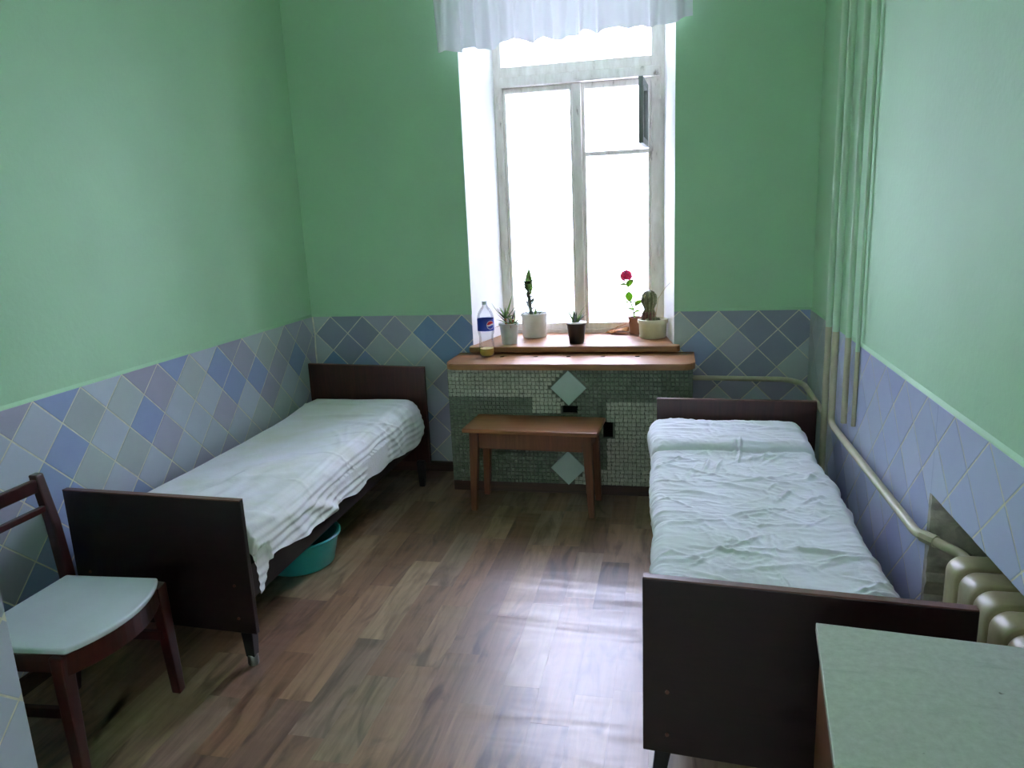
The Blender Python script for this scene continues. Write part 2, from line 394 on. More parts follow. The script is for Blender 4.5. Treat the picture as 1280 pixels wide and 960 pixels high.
# ---- wall tiles: diamonds laid on their points, each a part of its wall
def clip(poly, a, bnd, keep_less):
    out = []
    for i in range(len(poly)):
        p, q = poly[i], poly[(i + 1) % len(poly)]
        ip = (p[a] <= bnd) if keep_less else (p[a] >= bnd); iq = (q[a] <= bnd) if keep_less else (q[a] >= bnd)
        if ip: out.append(p)
        if ip != iq:
            t = (bnd - p[a]) / (q[a] - p[a]); out.append((p[0] + (q[0] - p[0]) * t, p[1] + (q[1] - p[1]) * t))
    return out
def area(p): return abs(sum(p[i][0] * p[(i + 1) % len(p)][1] - p[(i + 1) % len(p)][0] * p[i][1] for i in range(len(p)))) / 2
def tile_mesh(polys, to3, cx, cz):
    mb = MB()
    for p in polys:
        ax = sum(q[0] for q in p) / len(p); az = sum(q[1] for q in p) / len(p); n = len(p)
        ins = [(ax + (q[0] - ax) * .975, az + (q[1] - az) * .975) for q in p]
        vs = [to3(q[0] - cx, q[1] - cz, 0) for q in p] + [to3(q[0] - cx, q[1] - cz, .0060) for q in p] + [to3(q[0] - cx, q[1] - cz, .0066) for q in ins]
        fs = [tuple(range(2 * n, 3 * n))]
        for i in range(n):
            j = (i + 1) % n; fs += [(i, j, n + j, n + i), (n + i, n + j, 2 * n + j, 2 * n + i)]
        mb.add(vs, fs)
    return mesh_of('wall_tile', mb, M_TILE)
def tile_wall(wall, phase, pitch, regions, to3, org, palette, seed, grout_regions=None):
    rng = random.Random(seed); h = pitch / 2; g = .0024; full = None
    a0 = min(r[0] for r in regions); a1 = max(r[1] for r in regions)
    gb = MB()
    for (x0, x1, z0, z1) in regions:
        P = [(x0, z0), (x1, z0), (x1, z1), (x0, z1)]
        gb.add([Vector(to3(u, v, 0)) + Vector(org) for u, v in P] + [Vector(to3(u, v, .0056)) + Vector(org) for u, v in P],
               [(4, 5, 6, 7), (0, 1, 5, 4), (1, 2, 6, 5), (2, 3, 7, 6), (3, 0, 4, 7)])
    obj('grout_bed', gb, M_GROUT, wall)
    fb_ = MB()
    for (x0, x1, z0, z1) in regions:
        if z1 < ZT - 1e-6: continue
        fb_.add([Vector(to3(u, v, dd)) + Vector(org) for u in (x0, x1) for v, dd in ((ZT, 0), (ZT, .0066), (ZT + .004, .0052), (ZT + .013, 0))], [(0, 4, 5, 1), (1, 5, 6, 2), (2, 6, 7, 3)])
    obj('paint_fillet', fb_, M_WALL, wall)
    cnt = 0
    for r in range(0, 11):
        zc = ZT - h * r if True else 0
        off = 0 if r % 2 == 1 else h
        k0 = math.floor((a0 - phase) / pitch) - 1
        for k in range(k0, int((a1 - a0) / pitch) + k0 + 4):
            xc = phase + k * pitch + off
            hh = h - g * 1.414
            sq = [(xc, zc - hh), (xc + hh, zc), (xc, zc + hh), (xc - hh, zc)]
            polys = []
            for (x0, x1, z0, z1) in regions:
                p = clip(clip(clip(clip(sq, 0, x1, True), 0, x0, False), 1, z1, True), 1, z0, False)
                if len(p) >= 3 and area(p) > 1.5e-4: polys.append(p)
            if not polys: continue
            isfull = len(polys) == 1 and abs(area(polys[0]) - 2 * hh * hh) < 1e-7
            if isfull:
                if full is None: full = tile_mesh([sq], to3, xc, zc)
                me = full
            else: me = tile_mesh(polys, to3, xc, zc)
            o = bpy.data.objects.new('wall_tile', me); C.objects.link(o); o.parent = wall
            o.location = Vector(to3(xc, zc, 0)) + Vector(org)
            if isfull: o.rotation_euler = (rng.gauss(0, .004), rng.gauss(0, .004), rng.gauss(0, .004))
            c = palette(rng, xc, zc); j = 1 + rng.gauss(0, .035)
            o.color = tuple(min(1, max(0, v * j)) for v in lin(c)) + (1,)
            cnt += 1
    return cnt
PALE, MID, MAUVE, GREY, DEEP = (190, 194, 208), (152, 164, 202), (172, 168, 188), (184, 190, 192), (124, 148, 184)
DULL = (146, 150, 168)
BACK_TILES = [(-1.365, .832, DEEP), (-1.165, .832, DEEP), (-1.265, .732, DEEP), (-1.565, .832, MAUVE), (-1.765, .832, DULL), (-1.965, .832, DULL), (-1.665, .732, GREY), (-1.465, .732, GREY), (-1.865, .732, DULL), (-1.365, .632, GREY), (-1.165, .632, MAUVE), (-1.265, .532, MAUVE), (-1.465, .932, GREY), (-1.665, .932, MAUVE), (-1.265, .932, MAUVE), (-1.865, .932, DULL),
    (.035, .832, GREY), (.235, .832, GREY), (.435, .832, DULL), (.635, .832, DULL), (.135, .932, DULL), (.335, .932, DULL), (.535, .932, DULL), (.135, .732, MID), (.335, .732, MAUVE), (.535, .732, DULL), (.235, .632, DULL), (.435, .632, DULL)]
def pal_left(r, a, z):
    t = r.random()
    if a > 3.2: return MAUVE if t < .4 else GREY if t < .75 else MID if t < .88 else PALE
    return MID if t < .34 else PALE if t < .70 else MAUVE if t < .85 else GREY
def pal_back(r, a, z):
    t = r.random()
    for (bx, bz, c) in BACK_TILES:
        if abs(a - bx) < .05 and abs(z - bz) < .04: return c
    return GREY if t < .38 else MAUVE if t < .62 else DEEP if t < .80 else MID if t < .9 else PALE
def pal_right(r, a, z):
    t = r.random()
    c = (184, 190, 220) if t < .55 else (194, 199, 224) if t < .85 else (172, 178, 214)
    return c if a < 3.4 else GREY
tile_wall(WALL_L, 2.019, .2105, [(YP, D, .06, ZT)], lambda a, z, d: (d, a, z), (XL, 0, 0), pal_left, 3)
tile_wall(WALL_R, 1.77, .21, [(NY1 + .004, D, .06, ZT), (NY0 - .2, NY1 + .004, NZ1, ZT), (NY0 - .2, NY0, .06, NZ1)], lambda a, z, d: (-d, a, z), (XR, 0, 0), pal_right, 8)
tile_wall(WALL_B, -1.965, .2, [(XL, OL0, .06, ZT), (OL0, OR0, .06, OZ0), (OR0, XR, .06, ZT)], lambda a, z, d: (a, -d, z), (0, D, 0), pal_back, 21)
tile_wall(WALL_E, 1.16, .21, [(.55, YP, .06, ZT)], lambda a, z, d: (d, a, z), (XP, 0, 0), lambda r, a, z: PALE, 4)
obj('corner_joint', MB().tube([(XL + .010, D - .010, .60), (XL + .009, D - .010, .72), (XL + .014, D - .010, .84), (XL + .009, D - .010, ZT)], .004, 8), M_GROUT, WALL_B)['label'] = 'uneven cream filler line in the corner'
struct('baseboard_left', MB().box((XL, YP, 0), (XL + .016, D, .058)), M_BASE)
struct('baseboard_back', MB().box((XL + .016, D - .018, 0), (XR - .016, D, .058)), M_BASE)
struct('baseboard_right', MB().box((XR - .016, NY1, 0), (XR, D - .018, .058)), M_BASE)

# ---- floor boards of the lino print, piece by piece
rng = random.Random(12); PW = .1165; px0 = -.757
BROWN = [(160, 126, 96), (144, 108, 84), (170, 142, 110), (150, 112, 84), (136, 104, 84), (156, 120, 90), (164, 136, 112)]
k0 = math.floor((XL - px0) / PW); k1 = math.ceil((XR - px0) / PW)
prevc = None
for k in range(k0, k1):
    x0 = max(XL, px0 + k * PW); x1 = min(XR, px0 + (k + 1) * PW); y = .75 + rng.uniform(-.5, 0)
    while y < D:
        L = rng.choice((.40, .52, .62, .75)) ; y0 = max(y, .7); y1 = min(D - .018, y + L); y += L
        if y1 - y0 < .03: continue
        g = .00012
        b = MB(); b.add([(x0 + g, y0 + g, -.003), (x1 - g, y0 + g, -.003), (x1 - g, y1 - g, -.003), (x0 + g, y1 - g, -.003), (x0 + g, y0 + g, 0), (x1 - g, y0 + g, 0), (x1 - g, y1 - g, 0), (x0 + g, y1 - g, 0)],
                        [(4, 5, 6, 7), (0, 1, 5, 4), (1, 2, 6, 5), (2, 3, 7, 6), (3, 0, 4, 7)])
        o = obj('plank', b, M_PLANK, FLOOR)
        c = rng.choice([q for q in BROWN if q != prevc]); prevc = c; j = rng.uniform(.80, 1.24)
        o.color = tuple(v * j * .72 for v in lin(c)) + (1,)
M_FACADE = simple('pale_plaster_facade', (188, 188, 186), .9, .05, .6)
struct('facade_across_yard', MB().box((-34, 17, -3.0), (30, 26, 9.2)).box((-34.4, 16.7, 9.2), (30.4, 26.4, 9.5)), M_FACADE)
gr = struct('ground', MB().box((-40, 7, -3.2), (40, 90, -3.0)), M_GROUND)

# ------------------------------------------------------------------ window
def bars(mb, lst, y0, y1, bev=.004):
    for (x0, x1, z0, z1) in lst: mb.box((x0, y0, z0), (x1, y1, z1), 0, bev)
    return mb
GX0, GX1, GX2, GX3 = -.949, -.578, -.492, -.140
WIN = struct('window_1', bars(MB(), [(OL1, GX0 - .018, .745, OZ1), (GX3 + .018, OR1, .745, OZ1), (GX0 - .018, GX3 + .018, .745, .782), (GX0 - .018, GX3 + .018, 2.235, 2.29), (GX0 - .018, GX3 + .018, OZ1 - .06, OZ1)], YW, YB - .04), M_FRAME)
obj('transom', bars(MB(), [(OL1 + .04, OR1 - .02, 2.178, 2.232)], YW - .025, YW + .06, .008), M_FRAME, WIN)
obj('mullion', bars(MB(), [(-.560, -.512, .783, 2.177)], YW - .008, YW + .07, .006), M_FRAME, WIN)
obj('window_latch', MB().box((-.548, YW - .03, 2.19), (-.524, YW - .02, 2.245), 0, .004), M_FRAME, WIN)
y0, y1 = YW + .008, YW + .052
s1 = obj('sash', bars(MB(), [(GX0 - .017, GX0, .783, 2.176), (GX1, -.561, .783, 2.176), (GX0, GX1, .783, .818), (GX0, GX1, 2.146, 2.176)], y0, y1), M_FRAME, WIN)
s2 = obj('sash', bars(MB(), [(-.511, GX2, .783, 2.176), (GX3, GX3 + .017, .783, 2.176), (GX2, GX3, .783, .818), (GX2, GX3, 2.140, 2.176), (GX2, GX3, 1.778, 1.802)], y0, y1), M_FRAME, WIN)
yg = YW + .03
obj('pane', MB().box((GX0, yg, .818), (GX1, yg + .003, 2.146)), M_GLASS, s1)
obj('pane', MB().box((GX2, yg, .818), (GX3, yg + .003, 1.778)), M_GLASS, s2)
obj('pane', MB().box((GX0 - .018, yg + .03, 2.29), (GX3 + .018, yg + .033, OZ1 - .06)), M_GLASS, WIN)
# small vent sash swung in on its right-hand hinges
b = MB(); hx, hy = GX3 + .002, YW + .006
x0, x1, z0, z1 = hx - .024, hx, 1.806, 2.136
b.box((x0, hy - .32, z0), (x1, hy - .285, z1), 0, .003); b.box((x0, hy - .035, z0), (x1, hy, z1), 0, .003)
b.box((x0, hy - .285, z0), (x1, hy - .035, z0 + .035), 0, .003); b.box((x0, hy - .285, z1 - .035), (x1, hy - .035, z1), 0, .003)
vs_ = obj('vent_sash', b.rot(math.radians(-3), (hx, hy, 0)), M_VENT, WIN); vs_['label'] = 'small vent sash swung open into the room'
obj('pane', MB().box((hx - .014, hy - .285, z0 + .035), (hx - .011, hy - .035, z1 - .035)).rot(math.radians(-3), (hx, hy, 0)), M_GLASS, vs_)
for z in (2.06, 1.20):
    obj('hinge', MB().tube([(-.078, YW - .006, z), (-.078, YW - .006, z + .075)], .007), M_FRAME, WIN, 40)
    obj('hinge', MB().tube([(-.985, YW - .006, z), (-.985, YW - .006, z + .075)], .007), M_FRAME, WIN, 40)

# window sill board
SZ = .7586
poly = [(-1.118, 4.03), (-1.118, 3.99), (-1.112, 3.978), (-1.10, 3.972), (.020, 3.972), (.032, 3.978), (.038, 3.99), (.038, 4.03), (OR0 - .002, D), (OR1 - .002, YW + .01), (OL1 + .002, YW + .01), (OL0 + .002, D)]
sill = obj('window_sill', MB().prism(poly, SZ - .034, SZ), M_SILL); bv = sill.modifiers.new('round', 'BEVEL'); bv.width = .006; bv.segments = 2
tag(sill, 'red-brown wooden window sill board carrying the potted plants', 'sill')

# ------------------------------------------------------------------ curtain valance
hx = [-1.196, -1.06, -1.0, -.954, -.884, -.789, -.71, -.642, -.529, -.418, -.374, -.265, -.211, -.072, .044, .082]
hz = [2.30, 2.291, 2.310, 2.289, 2.290, 2.336, 2.302, 2.317, 2.302, 2.336, 2.319, 2.338, 2.33, 2.323, 2.348, 2.352]
nu, nv = 260, 26; xs = np.linspace(-1.196, .082, nu); vs = []; fs = []
ph = np.cumsum(.55 + .9 * vnoise(xs * 9, xs * 0, 4)) * (1.278 / nu) * 62
for j in range(nv):
    t = j / (nv - 1)
    for i in range(nu):
        zb = np.interp(xs[i], hx, hz); z = 2.64 + (zb - 2.64) * t
        amp = .008 + .017 * t
        y = 3.945 + amp * math.sin(ph[i] + .5 * math.sin(3 * t + xs[i] * 7)) + .006 * math.sin(ph[i] * 2.3 + 1)
        vs.append((xs[i] + .006 * math.sin(ph[i] * 1.0 + 1.2) * t, y, z))
for j in range(nv - 1):
    for i in range(nu - 1): fs.append((j * nu + i, j * nu + i + 1, (j + 1) * nu + i + 1, (j + 1) * nu + i))
cur = thing('curtain', 'gathered sheer white valance hanging across the top of the window', 'curtain', (-.557, 3.945, 2.64))
obj('valance_cloth', MB().add(vs, fs), M_CURT, cur, True)
rod = thing('curtain_rod', 'thin rod that carries the white valance above the window', 'curtain rod', (-.557, 3.945, 2.66))
obj('rod', MB().tube([(-1.28, 3.945, 2.65), (.16, 3.945, 2.65)], .009), M_CHROME, rod, 40)
for x in (-1.25, .13): obj('bracket', MB().box((x - .008, 3.936, 2.635), (x + .008, D, 2.665), 0, .003), M_CHROME, rod)

# ------------------------------------------------------------------ radiator cover under the window
CX0, CX1, CY, CZ = -1.176, .100, 3.73, .683
cov = thing('radiator_cover', 'grey mosaic faced radiator box with two pale diamonds under the window', 'radiator cover', (-.54, 3.88, 0))
# front and side panels with two holes in the front
HOLES = [(-.560, -.478, .445, .487), (-.352, -.300, .315, .405)]
def panel(mb, y0, y1):
    xsx = sorted({CX0, CX1} | {h[0] for h in HOLES} | {h[1] for h in HOLES}); zsx = sorted({.055, CZ} | {h[2] for h in HOLES} | {h[3] for h in HOLES})
    for i in range(len(xsx) - 1):
        for j in range(len(zsx) - 1):
            cx = (xsx[i] + xsx[i + 1]) / 2; cz = (zsx[j] + zsx[j + 1]) / 2
            if any(h[0] < cx < h[1] and h[2] < cz < h[3] for h in HOLES): continue
            mb.box((xsx[i], y0, zsx[j]), (xsx[i + 1], y1, zsx[j + 1]))
    return mb
b = panel(MB(), CY + .006, CY + .03)
b.box((CX0, CY + .03, .055), (CX0 + .025, D - .009, CZ)); b.box((CX1 - .025, CY + .03, .055), (CX1, D - .009, CZ))
obj('cover_panel', b, M_MORT, cov)
obj('hole_shade_sheet', MB().box((CX0 + .03, CY + .10, .06), (CX1 - .03, CY + .105, CZ)), M_HOLE, cov)  # black sheet standing in for the shade inside the box
obj('plinth', MB().box((CX0, CY + .008, 0), (CX1, D - .02, .055)), M_BASE, cov)
DI = [(-.526, .583, .094), (-.537, .147, .094)]
def light_zone(x, z):
    if x < -.526 and z > .540: return True
    if -.715 < x < -.44 and .448 < z <= .55 and x < -.50: return True
    if x > -.322 and z < .504: return True
    if -.53 < x <= -.322 and z < .14: return True
    return False
b = MB(); rng = random.Random(3); P = .0213
nx = int((CX1 - CX0) / P); nz = int((CZ - .055) / P)
for i in range(nx):
    for j in range(nz):
        x = CX0 + (i + .5) * (CX1 - CX0) / nx + (.0022 * (j % 2)); z = .055 + (j + .5) * (CZ - .055) / nz
        if any(h[0] - .004 < x < h[1] + .004 and h[2] - .004 < z < h[3] + .004 for h in HOLES): continue
        if any(abs(x - c[0]) + abs(z - c[1]) < c[2] + .008 for c in DI): continue
        a = P * .47; a2 = P * .33; rx = rng.uniform(-.0012, .0012); rz = rng.uniform(-.0012, .0012); t = rng.uniform(.001, .0035); q = rng.uniform(-.25, .25)
        def rr(s, u, w): return (x + rx + s * (u * math.cos(q) - w * math.sin(q)), z + rz + s * (u * math.sin(q) + w * math.cos(q)))
        lo = [rr(a, u, w) for u, w in ((-1, -1), (1, -1), (1, 1), (-1, 1))]; hi = [rr(a2, u, w) for u, w in ((-1, -1), (1, -1), (1, 1), (-1, 1))]
        b.add([(p[0], CY + .0062, p[1]) for p in lo] + [(p[0], CY + .0025 - t, p[1]) for p in hi], [(4, 5, 6, 7)] + [(k, (k + 1) % 4, 4 + (k + 1) % 4, 4 + k) for k in range(4)], 0 if light_zone(x, z) else 1)
mo = obj('mosaic_tiles', b, [M_MOSL, M_MOSD], cov); mo['kind'] = 'stuff'
for (cx, cz, h) in DI:
    b = MB(); Q = [(cx, cz - h), (cx + h, cz), (cx, cz + h), (cx - h, cz)]; q2 = [(cx + (x - cx) * .97, cz + (z - cz) * .97) for x, z in Q]
    b.add([(x, CY + .006, z) for x, z in Q] + [(x, CY - .001, z) for x, z in Q] + [(x, CY - .003, z) for x, z in q2], [(8, 9, 10, 11)] + [(i, (i + 1) % 4, 4 + (i + 1) % 4, 4 + i) for i in range(4)] + [(4 + i, 4 + (i + 1) % 4, 8 + (i + 1) % 4, 8 + i) for i in range(4)])
    obj('diamond_tile', b, M_DIAM, cov)['label'] = 'pale smooth diamond tile'
# shelf board on the cover, rounded front corners, five drilled holes
SHZ = .715
def rcorner(cx, cy, r, a0, a1, n=7): return [(cx + r * math.cos(a0 + (a1 - a0) * i / n), cy + r * math.sin(a0 + (a1 - a0) * i / n)) for i in range(n + 1)]
poly = rcorner(-1.182 + .07, 3.70 + .07, .07, PI, 1.5 * PI) + rcorner(.112 - .07, 3.70 + .07, .07, 1.5 * PI, 2 * PI) + [(.112, D - .009), (-1.182, D - .009)]
me = mesh_of('cover_shelf', MB().prism(poly, CZ, SHZ), M_SHELF)
tmp = bpy.data.objects.new('shelf_build', me); C.objects.link(tmp)
cb = MB()
for x in (-.911, -.725, -.546, -.362, -.181): cb.lathe([(.013, CZ + .012), (.013, SHZ + .02)], (x, 3.908, 0), 16)
cut = bpy.data.objects.new('shelf_cut', mesh_of('shelf_cut', cb, M_HOLE)); C.objects.link(cut)
bo = tmp.modifiers.new('b', 'BOOLEAN'); bo.object = cut; bo.operation = 'DIFFERENCE'; bo.solver = 'EXACT'; bo.material_mode = 'TRANSFER'
bpy.context.view_layer.update()
me2 = bpy.data.meshes.new_from_object(tmp.evaluated_get(bpy.context.evaluated_depsgraph_get()))
bpy.data.objects.remove(tmp); bpy.data.objects.remove(cut)
sh = bpy.data.objects.new('cover_shelf', me2); C.objects.link(sh)
tag(sh, 'brown wooden shelf board with five drilled holes on top of the mosaic box', 'shelf')
obj('shelf_edge', MB().prism([(p[0] * 1.0, p[1] - .004) for p in poly[:16]] + [(p[0], p[1] + .004) for p in reversed(poly[:16])], CZ + .001, SHZ - .004), M_SILL, sh)

# ------------------------------------------------------------------ beds
def bed(name, label, foot, head, ztop, zhead, rail_x, fmat, hmat, legs):
    """foot/head: (left corner xy, right corner xy) of the outer faces"""
    (fa, fb), (ha, hb) = foot, head
    cx = (fa[0] + fb[0] + ha[0] + hb[0]) / 4; cy = (fa[1] + ha[1]) / 2
    t = thing(name, label, 'bed', (cx, cy, 0), 'two single beds along the side walls')
    def board(nm, a, bq, z0, z1, th, mt):
        a = Vector(a); bq = Vector(bq); d = (bq - a).normalized(); nrm = Vector((-d.y, d.x)) * th
        pl = [a, bq, bq + nrm, a + nrm]
        m_ = MB().prism([(p.x, p.y) for p in pl], z0, z1)
        o = obj(nm, m_, mt, t); bv = o.modifiers.new('round', 'BEVEL'); bv.width = .003; bv.segments = 2
        e = MB().prism([(p.x, p.y) for p in (a - nrm * .03 + d * .002, bq - nrm * .03 - d * .002, bq + nrm * 1.03 - d * .002, a + nrm * 1.03 + d * .002)], z1 - .001, z1 + .0025)
        obj('edge_band', e, M_EDGE, o)
        return o, a, bq, d, nrm
    fo, a, bq, d, nrm = board('footboard', fa, fb, .135, ztop, .02, fmat)
    for s, p in ((1, a + d * .06), (-1, bq - d * .06)):
        for z in (.31, .19):
            q = p - nrm.normalized() * .001
            obj('bolt', MB().tube([(q.x, q.y + .002, z), (q.x, q.y - .003, z)], .005, 10), M_EDGE, fo, 40)
    for p, s in ((a + d * .05, 1), (bq - d * .05, -1)):
        q = p + nrm * 1.6
        if legs == 'caster':
            lg = obj('leg', MB().beam((q.x, q.y, .15), (q.x, q.y, .035), (.046, .04), (.032, .03), (0, 1, 0), bev=.003), M_BLACKLEG, t)
            obj('ferrule', MB().lathe([(.017, 0), (.019, .006), (.019, .036), (.017, .04)], (q.x, q.y, 0), 16), M_CHROME, lg, 40)
        else:
            lg = obj('leg', MB().beam((q.x, q.y, .15), (q.x - d.x * .02 * s, q.y, 0), (.042, .04), (.028, .028), (0, 1, 0), bev=.003), M_BLACKLEG, t)
    ho, a2, b2, d2, n2 = board('headboard', (ha[0], ha[1] - .02), (hb[0], hb[1] - .02), .135, zhead, .02, hmat)
    for p, s in ((a2 + d2 * .05, 1), (b2 - d2 * .05, -1)):
        q = p - n2 * .6
        obj('leg', MB().beam((q.x, q.y, .15), (q.x, q.y, 0), (.044, .04), (.03, .03), (0, 1, 0), bev=.003), M_BLACKLEG, t)
    for x in rail_x:
        ya = fa[1] + (fb[1] - fa[1]) * (x - fa[0]) / (fb[0] - fa[0]) + .02; yb = ha[1] + (hb[1] - ha[1]) * (x - ha[0]) / (hb[0] - ha[0]) - .02
        obj('side_rail', MB().box((x - .011, ya, .235), (x + .011, yb, .355), 0, .002), M_RAIL, t)
    x0, x1 = rail_x; ys = max(fa[1], fb[1]) + .03; ye = min(ha[1], hb[1]) - .03; n = 9
    for i in range(n):
        y = ys + (ye - ys) * (i + .5) / n
        obj('slat', MB().box((x0 + .011, y - .045, .325), (x1 - .011, y + .045, .345)), M_RAIL, t)
    return t
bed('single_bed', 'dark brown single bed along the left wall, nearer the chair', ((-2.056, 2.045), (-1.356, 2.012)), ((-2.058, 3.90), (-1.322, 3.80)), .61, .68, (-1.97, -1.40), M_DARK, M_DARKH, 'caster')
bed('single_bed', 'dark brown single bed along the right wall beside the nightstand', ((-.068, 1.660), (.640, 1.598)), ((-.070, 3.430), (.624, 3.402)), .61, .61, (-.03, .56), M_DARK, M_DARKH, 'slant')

def mattress(x0, x1, y0, y1, z0, z1, label):
    b = MB().box((x0, y0, z0), (x1, y1, z1), 0, .035)
    return tag(obj('mattress', b, M_TICK, None, True), label, 'mattress', 'mattresses on the two beds')
mattress(-1.93, -1.445, 2.09, 3.755, .3465, .464, 'thin mattress under the white sheet of the left bed')
mattress(-.008, .520, 1.715, 3.33, .3465, .484, 'thin mattress under the white cover of the right bed')

def cloth_sheet(name, label, nu, nv, base, mat, cat, group=None):
    vs = base(nu, nv); fs = [(j * nu + i, j * nu + i + 1, (j + 1) * nu + i + 1, (j + 1) * nu + i) for j in range(nv - 1) for i in range(nu - 1)]
    o = obj(name, MB().add(vs.tolist(), fs), mat, None, True); return tag(o, label, cat, group)

def creases(x, y, n, seed, box, L, wd, amp, ang, spread):
    r = np.random.RandomState(seed); h = np.zeros_like(x)
    for i in range(n):
        cx = r.uniform(box[0], box[1]); cy = r.uniform(box[2], box[3]); a = ang + r.normal(0, spread); l = L * r.uniform(.5, 1.5); w = wd * r.uniform(.6, 1.5)
        dx = x - cx; dy = y - cy; u = dx * math.cos(a) + dy * math.sin(a); v = -dx * math.sin(a) + dy * math.cos(a) + .12 * u * u * r.uniform(-6, 6)
        h += amp * r.uniform(.4, 1.2) * np.exp(-(v / w) ** 2) * np.clip(1 - (u / l) ** 2, 0, 1)
    return h

def left_sheet(nu, nv):
    y = np.linspace(2.062, 3.815, nv)[:, None] * np.ones((1, nu)); s = np.linspace(0, 1, nu)[None, :] * np.ones((nv, 1))
    zh = np.interp(y, [2.062, 2.085, 2.115, 2.15, 2.20, 2.30, 2.41, 2.7, 3.2, 3.57, 3.70, 3.79, 3.82], [.262, .268, .315, .356, .355, .345, .325, .31, .29, .285, .32, .40, .43])
    zh = zh + .006 * np.sin(y * 21)
    top = .497 + .016 * np.exp(-((y - 3.62) / .16) ** 2) - .012 * np.sin((y - 2.1) * 1.8)
    xe = -1.375 + .018 * np.sin(y * 3.1 + 1) + .030 * np.clip((y - 3.2) / .5, 0, 1)     # edge of the top
    x0 = -1.962
    r = .085; LA = .05; LT = (xe - r) - x0; LC = r * PI / 2; LH = (top - r) - zh
    tot = LA + LT + LC + LH; q = s * tot
    x = np.zeros_like(s); z = np.zeros_like(s); nx = np.zeros_like(s); nz = np.ones_like(s)
    m0 = q < LA; x[m0] = x0 - .006 + .006 * q[m0] / LA; z = np.where(m0, top - .035 + .035 * np.sin(q / LA * PI / 2), z)
    m1 = (q >= LA) & (q < LA + LT); t = (q - LA); x = np.where(m1, x0 + t, x); z = np.where(m1, top, z)
    m2 = (q >= LA + LT) & (q < LA + LT + LC); a = (q - LA - LT) / r; x = np.where(m2, xe - r + r * np.sin(a), x); z = np.where(m2, top - r + r * np.cos(a), z); nx = np.where(m2, np.sin(a), nx); nz = np.where(m2, np.cos(a), nz)
    m3 = q >= LA + LT + LC; d = q - LA - LT - LC; x = np.where(m3, xe + .10 * d + .35 * d * d, x); z = np.where(m3, top - r - d, z); nx = np.where(m3, 1, nx); nz = np.where(m3, 0.05, nz)
    h = np.zeros_like(s)
    wx, wy = x - z * .8, y                                                     # unrolled coordinate
    h += .010 * (fbm(wx * 4 + wy * 1.5, wy * 3, 3) - .5)
    h += creases(wx, wy, 15, 2, (-2.3, -1.4, 2.1, 3.1), .26, .024, .011, 1.05, .30)
    h += creases(wx, wy, 22, 7, (-1.95, -1.45, 2.1, 3.5), .14, .011, .0035, .95, .6)
    h += creases(wx, wy, 6, 11, (-2.2, -1.6, 2.2, 2.7), .28, .028, .015, 1.2, .2)
    h += creases(wx, wy, 9, 13, (-2.2, -1.5, 3.3, 3.74), .28, .022, .009, .05, .25)
    # folds that run along the hanging side, parallel to the bed
    sd = np.clip((q - LA - LT) / .12, 0, 1)
    al = (q - LA - LT)
    fold = np.sin(al * 210 + 4.5 * fbm(y * 2.2, al * 3, 51) + 2 * np.sin(y * 2.1))
    h += sd * .0052 * fold * (.35 + fbm(y * 3, al * 8, 52)) * np.interp(y, [2.06, 2.4, 3.2, 3.6], [.6, 1.0, 1.0, .5])
    h += sd * .008 * np.sin(y * 9 + 1.3 * np.sin(y * 5 + al * 20))
    h += sd * .016 * np.exp(-((y - 3.63) / .06) ** 2) - sd * .012 * np.exp(-((y - 3.53) / .03) ** 2)
    x = x + h * nx; z = z + h * nz
    z = np.where(m1, np.maximum(z, .484), z)
    # ends: the foot end drops behind the footboard, the head end is tucked
    z -= .05 * np.clip((2.085 - y) / .023, 0, 1) ** 2 * (~m3)
    z -= .06 * np.clip((y - 3.765) / .05, 0, 1) ** 2
    x = np.where(m3 | m2, x - .05 * np.clip((y - 3.72) / .1, 0, 1) ** 2, x)
    x = np.where(m3, np.where(y < 2.14, np.maximum(x - .012, -1.372), np.maximum(x, -1.378)), x)
    return np.stack([x, y, z], -1).reshape(-1, 3)
cloth_sheet('bedsheet', 'creased off-white bedsheet hanging off the side of the left bed', 150, 330, left_sheet, M_SHEET_L, 'bedsheet', 'sheets on the two beds')

